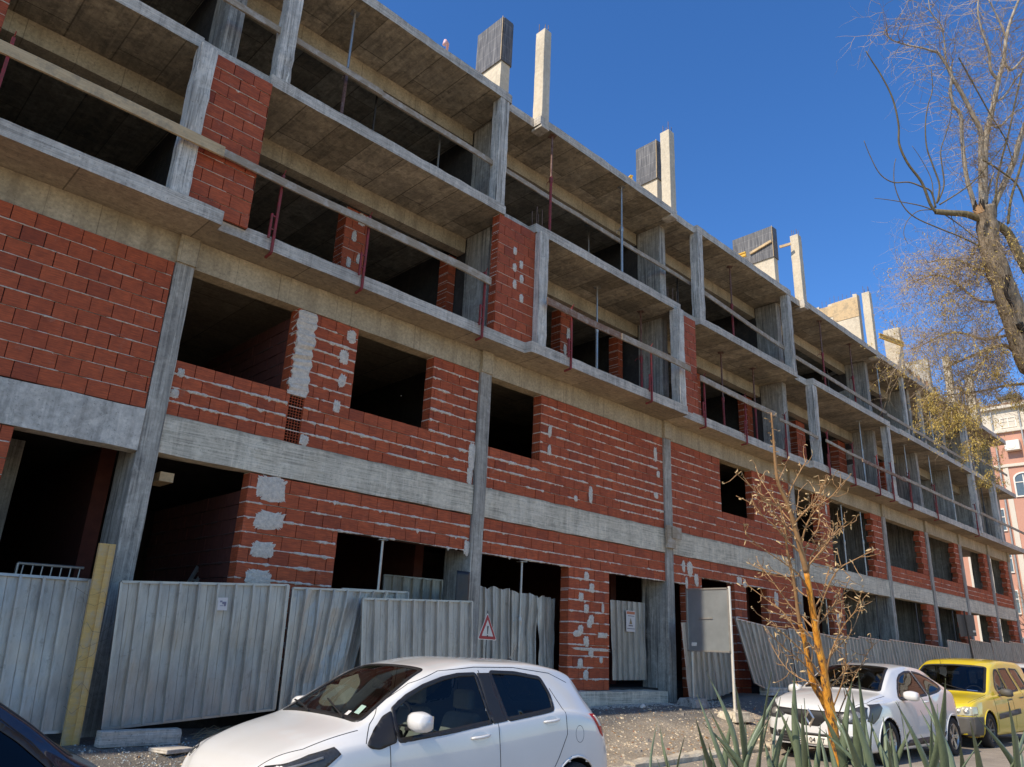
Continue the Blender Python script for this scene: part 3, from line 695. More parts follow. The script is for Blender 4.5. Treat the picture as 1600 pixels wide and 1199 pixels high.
for i, x in enumerate(cps): clamp(x, edge_y(e2, x), F2, f'red guard rail post on the lowest balcony edge, {ORD[i-1] if i else ""} from the left' if i else 'red guard rail post at the left edge of the photo')
def plank(x0, x1, y, z0, z1, label, mat='plank', h=.14, t=.035, grp='guard rail planks on the lowest balcony'):
    m = MB(); n = max(3, int((x1-x0)/.35)); P = []
    for i in range(n+1):
        f = i/n; x = x0+(x1-x0)*f; z = z0+(z1-z0)*f+.012*math.sin(f*5+x0)+rnd.uniform(-.002, .002); yy = y+.01*math.sin(f*7+x0)
        P.append([(x, yy, z-h/2), (x, yy, z+h/2), (x, yy+t, z+h/2), (x, yy+t, z-h/2), (x, yy, z-h/2)])
    m.grid(P); m.poly(P[0][:4]); m.poly(P[-1][:4][::-1])
    tag(m.build('guard_plank', M_[mat], fix=True), label, 'plank', grp)
plank(-1.5, 3.18, 9.25, 6.25, 6.24, 'long pale plank running from the left edge across the first balcony column', 'planknew', .155)
plank(2.95, 5.72, 9.36, 6.31, 6.27, 'grey weathered plank across the first block panel', 'plank', .12)
plank(5.55, 8.25, 9.37, 6.30, 6.27, 'paint stained plank ending at the second block panel', 'plank')
plank(9.55, 11.9, 9.20, 6.30, 6.27, 'brown plank starting at the second balcony column', 'plankbrown')
plank(11.8, 14.35, 9.19, 6.29, 6.30, 'plaster whitened plank ending at the third balcony column', 'plank')
plank(15.05, 18.7, 9.36, 6.30, 6.26, 'grey plank right of the third block panel', 'plank')
plank(18.9, 21.2, 9.38, 6.20, 6.2, 'thin plank behind the sapling tip on the lowest balcony', 'plank', .08)
plank(21.4, 23.9, 9.24, 6.12, 6.05, 'thin plank between two balcony columns past the sapling', 'plank', .08)
plank(23.8, 27.3, 9.22, 6.02, 6.0, 'reddish plank reaching across the fifth balcony column', 'plankbrown', .10)
plank(27.3, 35.2, 9.3, 6.1, 6.1, 'long grey plank on the lowest balcony toward the far end', 'plank', .10)
plank(35.6, 42.2, 9.3, 6.15, 6.1, 'last plank at the far end of the lowest balcony', 'plank', .10)
g3 = 'guard rail planks on the upper balcony'
plank(-2, 5.7, 9.58, 8.96, 8.95, 'weathered plank rail on the upper balcony, first from the left', 'plank', .11, grp=g3)
plank(5.4, 8.6, 9.62, 8.98, 8.94, 'weathered plank rail on the upper balcony, second from the left', 'plank', .11, grp=g3)
plank(8.5, 11.2, 9.8, 9.12, 9.1, 'weathered plank rail on the upper balcony, third from the left', 'plank', .10, grp=g3)
plank(11.0, 15.5, 9.82, 9.12, 9.10, 'weathered plank rail on the upper balcony, fourth from the left', 'plank', .10, grp=g3)
plank(15.5, 20.4, 9.68, 8.98, 8.7, 'pale plank rail sloping down on the upper balcony, fifth from the left', 'plank', .12, grp=g3)
plank(20.4, 27.5, 9.62, 8.6, 8.5, 'pale plank rail on the upper balcony, sixth from the left', 'plank', .12, grp=g3)
plank(27.4, 35.9, 9.58, 8.42, 8.42, 'pale plank rail on the upper balcony, seventh from the left', 'plank', .12, grp=g3)
plank(35.9, 42, 9.6, 8.9, 8.9, 'plank rail at the far end of the upper balcony', 'plank', .10, grp=g3)

# ---------------------------------------------------------------- roof clutter
def hbeam(mb, a, b, h=.2, wd=.08):
    a = Vector(a); b = Vector(b); d = (b-a).normalized(); s = d.cross(Vector((0, 0, 1))).normalized(); u = s.cross(d)
    for k in (-1, 1): mb.bar(a+u*k*(h/2-.02), b+u*k*(h/2-.02), wd, .04)
    mb.bar(a, b, .027, h-.08)
def ybeam(a, b, lab, mat='yellow', h=.2):
    m = MB(); hbeam(m, a, b, h); tag(m.build('formwork_beam', M_[mat]), lab, 'timber beam', 'yellow timber beams on the roof')
ybeam((13.8, 10.4, 11.72), (14.25, 11.5, 11.7), 'yellow timber beam end beside the second roof wall', h=.15)
ybeam((20.1, 10.7, 12.2), (20.0, 11.6, 12.15), 'yellow timber beam behind the third roof wall', h=.15)
ybeam((8.4, 10.1, 11.05), (8.25, 11.2, 11.0), 'mossy timber end at the foot of the first roof wall', 'yellowdirty')
ybeam((29.6, 10.3, 12.35), (31.0, 9.9, 12.3), 'yellow timber beam leaning on the fifth roof wall')
ybeam((28.1, 10.2, 11.5), (30.6, 10.4, 11.35), 'timber beam lying behind the fourth roof post', 'yellowdirty')
m = MB(); m.bar((20.9, 9.95, 12.5), (21.02, 9.62, 12.55), .05, .08); tag(m.build('timber_batten', M_['planknew']), 'pale timber batten sticking out past the third roof wall', 'batten')
m = MB(); m.bar((20.47, 10.75, 12.38), (20.47, 10.0, 12.56), .05, .08); tag(m.build('timber_batten', M_['planknew']), 'timber batten leaning along the third roof wall face', 'batten')
m = MB(); m.tube([(6.98, 9.7, 10.93), (7.0, 9.68, 11.02), (7.08, 9.72, 11.04), (7.14, 9.8, 10.96)], [.03, .045, .035, .02], 8); tag(m.build('plastic_bag', plain('pale_pink_plastic', (.7, .45, .5), .5), smooth=True), 'pale pink plastic bag on the roof edge near the first roof wall', 'bag')
t = empty('edge_formwork', (31.6, 9.7, F4), 0, 'row of timber edge formwork with posts on the far roof edge', 'formwork')
m = MB(); m.bar((.2, .6, .98), (3.8, .6, 1.02), .05, .2); m.bar((0, .5, .12), (4, .5, .12), .05, .2); m.build('board', M_['plank'], t)
for i in range(8): 
    m = MB(); m.box(.3+i*.48, .38+i*.48, .5, .58, 0, 1.1); m.build('post', M_['plankbrown'] if i % 2 else M_['plank'], t)
t = empty('edge_formwork', (38.4, 9.8, F4), 0, 'timber edge formwork at the far end of the roof', 'formwork')
m = MB(); m.bar((.1, .4, 2.0), (3.0, .4, 1.95), .05, .2); m.bar((0, .4, 1.2), (3, .4, 1.2), .05, .15); m.build('board', M_['yellowdirty'], t)
for i in range(7):
    m = MB(); m.box(.1+i*.45, .18+i*.45, .42, .5, 0, 2.0); m.build('post', M_['plank'], t)

# ---------------------------------------------------------------- hoarding panels
def panel(tl, tr, bl, br, label, ribs=None, frame=True, dent=.02, seed=0, group='corrugated steel hoarding panels', mat='sheet', top_rag=0):
    tl, tr, bl, br = map(Vector, (tl, tr, bl, br)); c = (tl+tr+bl+br)/4
    Wd = ((tr-tl).length+(br-bl).length)/2; N = (tr-tl).cross(tl-bl).normalized()
    if N.y > 0: N = -N
    root = empty('hoarding_panel', tuple((bl+br)/2), 0, label, 'fence panel', group); O = (bl+br)/2
    nr = ribs or max(3, round(Wd/.215)); prof = []
    for k in range(nr):
        u = k/nr; s = 1/nr
        prof += [(u, 0), (u+s*.36, .0), (u+s*.38, .006), (u+s*.40, 0), (u+s*.79, 0), (u+s*.82, .05), (u+s*.93, .05), (u+s*.96, 0)]
    prof.append((1, 0)); NV = 14; P = []
    for u, o in prof:
        row = []
        tz = top_rag*noise.noise(Vector((u*6+seed, 3.3, seed)))
        for j in range(NV+1):
            v = j/NV*(1+tz); p = (bl*(1-u)+br*u)*(1-v)+(tl*(1-u)+tr*u)*v
            d = dent*(noise.noise(Vector((u*3+seed*3.1, v*2, seed)))+.5*noise.noise(Vector((u*9, v*5+seed, 2))))
            row.append(p+N*(o+d)-O)
        P.append(row)
    m = MB(); m.grid(P); m.build('sheet', M_[mat], root)
    if frame:
        m = MB(); q = [bl+N*.012, tl+N*.012, tr+N*.012, br+N*.012]
        for a, b in ((0, 1), (1, 2), (2, 3), (3, 0)):
            m.bar(q[a]-O, q[b]-O, .028, .035, up=tuple(N))
        m.build('frame', M_['galv'], root)
    return root
Z_ = 9.5
panel((.75, 9.62, .50), (2.78, 9.6, .535), (.85, 9.42, -1.02), (2.82, 9.52, -1.0), 'grey hoarding panel at the left edge of the photo, left of the yellow timber', 9, seed=1)
panel((3.06, 9.52, .545), (5.12, 9.5, .68), (3.16, 9.5, -.985), (5.15, 9.5, -.82), 'wide hoarding panel with a small paper notice, right of the yellow timber', 9, seed=2)
panel((5.22, 9.56, .655), (6.75, 9.60, .73), (5.24, 9.54, -.98), (6.3, 9.6, -1.05), 'bent hoarding panel leaning behind the white hatchback windscreen', 7, seed=3, dent=.06)
panel((6.1, 9.78, .72), (7.35, 9.9, .77), (6.0, 9.72, -.95), (7.3, 9.9, -.9), 'dented hoarding panel half hidden behind the newer straight one', 6, seed=4, dent=.05)
panel((6.22, 9.40, .59), (8.24, 9.40, .69), (6.34, 9.36, -.98), (8.30, 9.36, -.92), 'straight bluish hoarding panel above the white hatchback roof', 9, seed=5, dent=.01)
panel((8.0, 11.5, 1.15), (9.32, 11.5, 1.17), (8.0, 11.4, -.4), (9.3, 11.4, -.4), 'striped hoarding panel inside the dark ground floor opening', 6, seed=6)
panel((8.96, 10.34, 1.06), (9.95, 10.36, 1.02), (8.96, 10.3, -.6), (10.0, 10.3, -.62), 'weathered grey sheet behind the triangular warning sign', 5, frame=False, seed=7, top_rag=.05)
panel((9.9, 10.44, 1.06), (10.75, 10.42, .98), (9.95, 10.4, -.6), (10.7, 10.4, -.62), 'weathered stained sheet right of the triangular warning sign', 4, frame=False, seed=8, top_rag=.05, dent=.04)
panel((10.7, 10.36, .98), (11.3, 10.5, .98), (10.8, 10.3, -.6), (11.2, 10.4, -.62), 'darker bent sheet beside the narrow block pier', 4, frame=False, seed=9, top_rag=.04, dent=.05)
panel((12.92, 10.4, 1.07), (14.03, 10.4, 1.09), (12.97, 10.38, -.48), (14.03, 10.38, -.47), 'hoarding panel with the small warning notice', 6, seed=10, frame=False)
panel((14.30, 9.62, .70), (15.5, 9.68, .78), (14.5, 9.6, -.87), (15.55, 9.66, -.80), 'leaning beige hoarding panel left of the board sign', 5, seed=11, frame=False)
panel((15.3, 9.72, .76), (16.25, 9.72, .86), (15.5, 9.68, -.80), (16.35, 9.7, -.66), 'leaning hoarding panel behind the board sign', 4, seed=12, frame=False)
panel((16.2, 9.46, .88), (17.5, 9.46, .79), (16.62, 9.32, -.45), (17.75, 9.34, -.74), 'hoarding panel tilting right just beyond the board sign', 6, seed=13)
panel((17.52, 9.44, .78), (18.5, 9.46, .755), (17.8, 9.33, -.72), (18.75, 9.38, -.80), 'narrow tilted hoarding panel left of the orange sapling', 5, seed=14, dent=.04)
xs_ = [18.7, 20.21, 21.5, 22.75, 25.0, 27.1, 29.85, 32.3, 34.75, 37.35, 40.1, 42.4]; zt_ = [.765, .72, .73, .75, .76, .72, .93, 1.05, 1.13, 1.17, 1.12]
dd = ['directly behind the orange sapling', 'just right of the orange sapling', 'behind the white hatchback with the diamond badge', 'above the roof of the white hatchback with the diamond badge', 'between the white and yellow cars', 'left above the yellow car', 'taller, above the yellow car roof', 'below the far board sign', 'right of the far board sign', 'second from the far end', 'at the far end']
for i in range(11):
    a, b = xs_[i]+.04, xs_[i+1]-.04; dx = rnd.uniform(-.05, .3)
    panel((a, 9.47+rnd.uniform(-.05, .05), zt_[i]+.02), (b, 9.47+rnd.uniform(-.06, .04), zt_[i]-.03), (a+dx, 9.38, -.84), (b+dx*.7, 9.40, -.86), 'grey hoarding panel '+dd[i], seed=20+i, dent=.025)
    
# paper notice
pn = onY(348.5, 944, 9.44); m = MB(); m.box(-.062, .062, -.002, .0, -.075, .075); o = m.build('paper_notice', M_['paper']); o.location = (pn.x, 9.455, pn.z); o.rotation_euler = (0, R(-4), 0)
tag(o, 'small white paper sheet taped on the wide hoarding panel', 'notice')
m = MB()
for k, (dx, dz, ww, hh) in enumerate(((.02, .012, .05, .03), (-.02, .03, .03, .02), (.03, -.012, .025, .03), (-.01, -.02, .04, .008))): m.box(dx-ww/2, dx+ww/2, -.0035, -.0022, dz-hh/2, dz+hh/2)
m.build('print', plain('blue_grey_print', (.22, .22, .32), .8), o)
# leaning yellow timber
t = empty('timber_post', (2.92, 9.42, -1.12), 0, 'tall worn yellow timber beam leaning between two hoarding panels', 'timber post')
a = Vector((-.07, 0, 0)); pt = onY(168, 850, 9.4); b = pt-Vector(t.location); m = MB()
m.bar(a, b, .05, .17, up=(1, 0, 0)); m.bar(a+Vector((.035, -.035, 0)), b+Vector((.035, -.035, -.01)), .03, .05, up=(1, 0, 0)); m.build('beam', M_['yellowdirty'], t)
m = MB()
for k in range(8):
    z = .35+k*.17; p = a+(b-a)*(z/b.z); pts = [p+Vector((-.16+rnd.uniform(-.1, .1), -.06, rnd.uniform(-.05, .05)))]
    for q in range(5): pts.append(p+Vector((-.12+q*.07+rnd.uniform(-.03, .03), -.07+rnd.uniform(-.02, .01), rnd.uniform(-.09, .09))))
    m.tube(pts, .0015, 3)
m.build('binding_wire', M_['dsteel'], t)
# concrete blocks and slabs on the verge
def lump(name, loc, sx, sy, sz, rz, label, cat, mat='fascia', amp=.012, tilt=0, taper=1.0):
    m = rough_box(-sx/2, sx/2, -sy/2, sy/2, 0, sz, amp, sz/3)
    if taper != 1: m.v = [(x*(1-(1-taper)*max(0, min(1, z/sz))), y*(1-(1-taper)*max(0, min(1, z/sz))), z) for x, y, z in m.v]
    o = m.build(name, M_[mat], fix=True, bevel=.01); o.location = loc; o.rotation_euler = (0, tilt, rz); return tag(o, label, cat)
lump('concrete_block', (3.5, 9.3, -1.14), .85, .16, .16, .02, 'long concrete foot block under the wide hoarding panel', 'concrete block')
_p = onZ(291, 1158, -1.17); SLX, SLY, SLZ = 3.72, 8.95, ground_z(3.72, 8.95)-.01
lump('paving_slab', (SLX, SLY, SLZ), .34, .3, .045, .3, 'loose grey paving slab on the shaded soil before the hoarding', 'paving slab', 'fascia', .004)
lump('concrete_block', (17.55, 9.35, -.72), .9, .2, .17, -.05, 'concrete foot block under the tilting hoarding panels', 'concrete block')
# heap of dry twigs
m = MB()
for k in range(170):
    x = rnd.uniform(4.1, 6.4); y = rnd.uniform(9.0, 9.6); z = ground_z(x, y)+.01; a = rnd.gauss(0, .5); L = rnd.uniform(.25, .8); pts = []
    for q in range(5): pts.append((x+L*q/4*math.cos(a), y+L*q/4*math.sin(a)*.4, z+.10*math.sin(q*.8)*rnd.uniform(.2, 1)+.01))
    m.tube(pts, [.005, .004, .004, .003, .002], 4)
tag(m.build('dry_twigs', plain('dry_twig', (.25, .19, .12), .9)), 'tangle of dry fallen twigs along the foot of the hoarding', 'twigs', kind='stuff')
# can and cup litter
m = MB(); m.lathe([(0, 0), (.033, 0), (.033, .11), (.028, .118), (0, .118)], 14); o = m.build('drink_can', plain('can', (.30, .12, .12), .4, .5), smooth=False)
p = onZ(1001, 1126, -1.2); o.location = (p.x, p.y, ground_z(p.x, p.y)+.035); o.rotation_euler = (R(90), 0, .6); tag(o, 'crushed dark drink can on the verge left of the board sign', 'can')
m = MB(); m.lathe([(0, 0), (.028, 0), (.038, .09), (.040, .092), (.036, .088), (0, .01)], 14); o = m.build('paper_cup', M_['white'])
p = onZ(1003, 1134, -1.2); o.location = (p.x, p.y, ground_z(p.x, p.y)+.035); o.rotation_euler = (R(85), 0, 1.9); tag(o, 'white paper cup lying beside the dark can', 'cup')
# black sheet on the second pier
p = onY(723, 920, 9.93); m = MB(); P = []
for i in range(9): P.append([(p.x-.14+.28*i/8, 9.93+.012*noise.noise(Vector((i*.5, j*.5, 0))), p.z-.3+.58*j/10) for j in range(11)])
m.grid(P); o = m.build('black_board', M_['black'], smooth=True); tag(o, 'scuffed black board fixed low on the second pier', 'board')
o.modifiers.new('solid', 'SOLIDIFY').thickness = .012
# barrier grille & ladder inside the left bay
t = empty('barrier', (0, 0, 0), 0, 'pale metal barrier rail behind the left hoarding panel', 'barrier')
A = onY(28, 880, 10.7); Bp = onY(131, 888, 10.7); m = MB(); m.tube([A, Bp], .018, 8); m.tube([A-Vector((0, 0, .8)), A], .018, 8); m.build('frame', M_['galv'], t)
for k in range(7):
    q = A+(Bp-A)*((k+.6)/7); m = MB(); m.tube([q, q-Vector((.02, 0, .8))], .009, 6); m.build('bar', M_['galv'], t)
t = empty('ladder', (0, 0, 0), 0, 'grey metal ladder leaning inside the dark bay behind the wide panel', 'ladder')
a0, a1 = onY(294, 912, 11.2), onY(318, 872, 11.4); b0, b1 = onY(306, 912, 11.2), onY(330, 872, 11.4)
for p, q in ((a0, a1), (b0, b1)):
    m = MB(); m.bar(p-(q-p)*1.5, q, .05, .03); m.build('rail', M_['galv'], t)
m = MB()
for k in range(7): m.tube([a0+(a1-a0)*(k/3-1.2), b0+(b1-b0)*(k/3-1.2)], .012, 6)
m.build('rung', M_['galv'], t)
p = onY(247, 750, 10.6); m = MB(); m.box(p.x-.09, p.x+.09, 10.3, 10.75, p.z-.06, p.z+.06); tag(m.build('timber_stub', M_['planknew']), 'pale timber stub poking out beside the first pier', 'timber')

# ---------------------------------------------------------------- signs
def text(parent, s, size, loc, rot, mat, ext=.001, name='lettering', align='CENTER', sx=1):
    cu = bpy.data.curves.new(name, 'FONT'); cu.body = s; cu.size = size; cu.align_x = align; cu.align_y = 'CENTER'; cu.extrude = ext
    o = bpy.data.objects.new(name, cu); COL.objects.link(o); bpy.context.view_layer.update()
    me = bpy.data.meshes.new_from_object(o); bpy.data.objects.remove(o); bpy.data.curves.remove(cu)
    for v in me.vertices: v.co.x *= sx
    me.materials.clear(); me.materials.append(mat); o = bpy.data.objects.new(name, me); COL.objects.link(o); o.parent = parent; o.location = loc; o.rotation_euler = rot; return o
t = empty('warning_sign', (0, 0, 0), 0, 'red bordered triangular warning sign with a black exclamation mark', 'warning sign')
P3 = [onY(762, 957.5, 9.3), onY(746.3, 999, 9.3), onY(776, 1001, 9.3)]; P3 = [Vector((p.x, 9.3, p.z)) for p in P3]; C3 = sum(P3, Vector())/3
t.location = (C3.x, 9.3, ground_z(C3.x, 9.3)); O = Vector(t.location)
def tri(sc, y, rc): 
    out = []
    for i in range(3):
        p = P3[i]; a = (P3[(i+2) % 3]-p).normalized(); b = (P3[(i+1) % 3]-p).normalized(); p2 = C3+(p-C3)*sc
        for k in range(6): 
            f = k/5; out.append(p2+(a*(1-f)**2+b*f**2)*rc)
    return [Vector((q.x, 9.3+y, q.z))-O for q in out]
def triplate(sc, y0, y1, rc, name, mat):
    m = MB(); A_ = tri(sc, y0, rc); B_ = tri(sc, y1, rc); n = len(A_); m.v += [tuple(p) for p in A_+B_]
    m.face(range(n)); m.face([n+i for i in range(n)][::-1])
    for i in range(n): m.face((i, n+i, n+(i+1) % n, (i+1) % n))
    return m.build(name, mat, t)
triplate(1.0, 0, .006, .03, 'rim', M_['white']); triplate(.93, -.003, -.0005, .03, 'border', plain('sign_red', (.35, .03, .03), .5)); pl_ = triplate(.60, -.006, -.0035, .012, 'face', plain('sign_white', (.62, .63, .62), .5))
m = MB(); cx, cz = C3.x-O.x, C3.z-O.z
m.v += [(cx-.014, -.009, cz+.07), (cx+.014, -.009, cz+.07), (cx+.006, -.009, cz-.05), (cx-.006, -.009, cz-.05)]; m.face((0, 3, 2, 1))
m.lathe([(.013, 0), (.013, .003), (0, .003)], 12, Matrix.Translation((cx, -.006, cz-.078)) @ Matrix.Rotation(R(90), 4, 'X')); m.build('exclamation_mark', M_['black'], t)
m = MB(); m.tube([(cx, .012, 0), (cx, .012, C3.z-O.z+.3)], .008, 6); m.build('post', M_['dsteel'], t)
# warning notice on the inner hoarding panel
p0 = onY(985.5, 971, 10.33); t = empty('warning_notice', (p0.x, 10.33, p0.z), 0, 'portrait warning notice with an orange header fixed to a hoarding panel', 'notice')
m = MB(); m.box(-.15, .15, 0, .006, -.21, .21); m.build('plate', plain('notice_white', (.62, .61, .64), .5), t)
m = MB(); m.box(-.135, .14, -.002, -.0003, .14, .195); m.build('header', plain('orange_brown', (.50, .17, .08), .5), t)
m = MB(); m.poly([(-.05, -.002, -.06), (.05, -.002, -.06), (.0, -.002, .075)]); m.build('pictogram', plain('dull_amber', (.26, .19, .10), .5), t)
m = MB(); m.box(-.10, .12, -.002, -.0003, .1, .112); m.box(-.07, .07, -.002, -.0003, -.1, -.08); m.box(-.12, .13, -.002, -.0003, -.155, -.143); m.build('print', plain('dark_print', (.10, .08, .10), .6), t)
# board sign on two posts standing across the verge
t = empty('board_sign', (14.2, 8.91, -1.2), 0, 'large bare metal board sign on two posts facing along the verge', 'board sign')
M_['signback'] = plain('sign_sheet', (.36, .42, .48), .34, .6, .3, 3)
m = MB(); m.box(0, .004, -.475, .475, 1.36, 2.55); m.build('board', M_['signback'], t)
m = MB()
for a, b in (((0, -.49, 1.35), (0, .49, 1.35)), ((0, -.49, 2.56), (0, .49, 2.56)), ((0, -.485, 1.34), (0, -.485, 2.57)), ((0, .485, 1.34), (0, .485, 2.57))): m.bar(a, b, .035, .03)
m.build('frame', M_['galv'], t)
m = MB(); m.bar((-.012, -.12, 1.98), (-.012, .2, 1.98), .012, .03); m.build('bracket', M_['galv'], t)
m = MB(); m.box(-.004, -.002, .28, .40, 1.44, 1.51); m.build('sticker', M_['white'], t)
for y_ in (-.50, .42):
    m = MB(); m.tube([(.03, y_, -.04), (.03, y_, 2.6 if y_ < 0 else 1.5)], .028, 12); m.build('post', M_['galv'] if y_ > 0 else plain('white_post', (.68, .68, .66), .45, .2), t)
for y_, s in ((-.50, 'right'), (.42, 'left')):
    lump('sign_base', (14.2, 8.91+y_, ground_z(14.2, 8.91+y_)-.02), .62, .5, .17, .1 if y_ > 0 else -.1, f'tapered concrete base of the {s} post of the board sign', 'sign base', 'kerb' if y_ < 0 else 'pillar', .01, 0, .7)
# far board sign seen from behind
d_ = 27.5; t = empty('board_sign', tuple(at(1520, 1037, d_)), 0, 'small dark board sign on a leaning thin post near the far end', 'board sign')
O = Vector(t.location); q = [at(1494, 960, d_), at(1521, 961.5, d_), at(1526, 994, d_), at(1501, 995, d_)]
m = MB(); m.poly([p-O for p in q]); o = m.build('board', plain('grey_blue_sheet', (.14, .15, .17), .5, .4), t); o.modifiers.new('solid', 'SOLIDIFY').thickness = .01
m = MB(); m.tube([at(1506, 955, d_-.1)-O, at(1522, 1040, d_-.1)-O, at(1529, 1072, d_-.1)-O], .03, 8); m.build('post', M_['dsteel'], t)
m = MB(); m.poly([p-O for p in (at(1520, 985, d_-.03), at(1524.5, 985.3, d_-.03), at(1525, 988.5, d_-.03), at(1520.5, 988.2, d_-.03))]); m.build('sticker', M_['white'], t)

# ---------------------------------------------------------------- cars
def hermite(keys, x):
    n = len(keys)
    if x <= keys[0][0]: return keys[0][1]
    if x >= keys[-1][0]: return keys[-1][1]
    for i in range(n-1):
        if keys[i][0] <= x <= keys[i+1][0]: break
    def sl(a, b): return (keys[b][1]-keys[a][1])/(keys[b][0]-keys[a][0])
    d = sl(i, i+1)
    def tan_(j):
        if j == 0: return sl(0, 1)
        if j == n-1: return sl(n-2, n-1)
        a, b = sl(j-1, j), sl(j, j+1)
        return 0 if a*b <= 0 else 2*a*b/(a+b)
    h = keys[i+1][0]-keys[i][0]; t = (x-keys[i][0])/h; m0, m1 = tan_(i)*h, tan_(i+1)*h; p0, p1 = keys[i][1], keys[i+1][1]
    return (2*t**3-3*t*t+1)*p0+(t**3-2*t*t+t)*m0+(-2*t**3+3*t*t)*p1+(t**3-t*t)*m1
def paint(name, col, rough=.28, var=.04):
    t = NT(name); n = t.noise(3, 4); c = t.mix(n, tuple(x*(1-var) for x in col), tuple(min(1, x*(1+var)) for x in col))
    d = t.ramp(t.noise(2.2, 6, rough=.75), [(.5, 0), (.8, 1)]); c = t.mix(t.math('MULTIPLY', d, .06), c, (.30,.27,.23))
    t.b.inputs['Coat Weight'].default_value = 1; t.b.inputs['Coat Roughness'].default_value = .03
    return t.out(c, rough, 0)
def glassm(name, tint, a):
    m = bpy.data.materials.new(name); m.use_nodes = True; t = m.node_tree; t.nodes.remove(t.nodes['Principled BSDF']); o = t.nodes['Material Output']
    gl = t.nodes.new('ShaderNodeBsdfGlossy'); gl.inputs['Roughness'].default_value = .02; tr = t.nodes.new('ShaderNodeBsdfTransparent'); tr.inputs[0].default_value = (*tint, 1)
    fr = t.nodes.new('ShaderNodeFresnel'); fr.inputs[0].default_value = a; mx = t.nodes.new('ShaderNodeMixShader')
    t.links.new(fr.outputs[0], mx.inputs[0]); t.links.new(tr.outputs[0], mx.inputs[1]); t.links.new(gl.outputs[0], mx.inputs[2]); t.links.new(mx.outputs[0], o.inputs[0]); return m
M_['glass'] = glassm('car_glass', (.42, .46, .46), 1.52); M_['tint'] = glassm('tinted_glass', (.16, .17, .17), 1.55)
M_['lens'] = glassm('clear_lens', (.85, .87, .9), 1.4); 
M_['tyre'] = plain('tyre_rubber', (.02, .02, .021), .85, var=.3); M_['rim'] = plain('alloy_rim', (.45, .46, .47), .35, .8, .1)
M_['chrome'] = plain('chrome', (.62, .63, .64), .3, .85, .03); M_['trim'] = plain('black_trim', (.018, .018, .019), .45, 0, .2)
M_['redlens'] = plain('red_lens', (.42, .012, .018), .15, 0, .1); M_['seat'] = plain('grey_seat_fabric', (.55, .60, .58), .9, 0, .2); M_['dash'] = plain('dark_interior', (.03, .03, .032), .7, 0, .3)
M_['plate'] = plain('number_plate', (.72, .72, .70), .4, 0, .03); M_['grey_trim'] = plain('grey_bumper', (.085, .085, .085), .6, 0, .1)

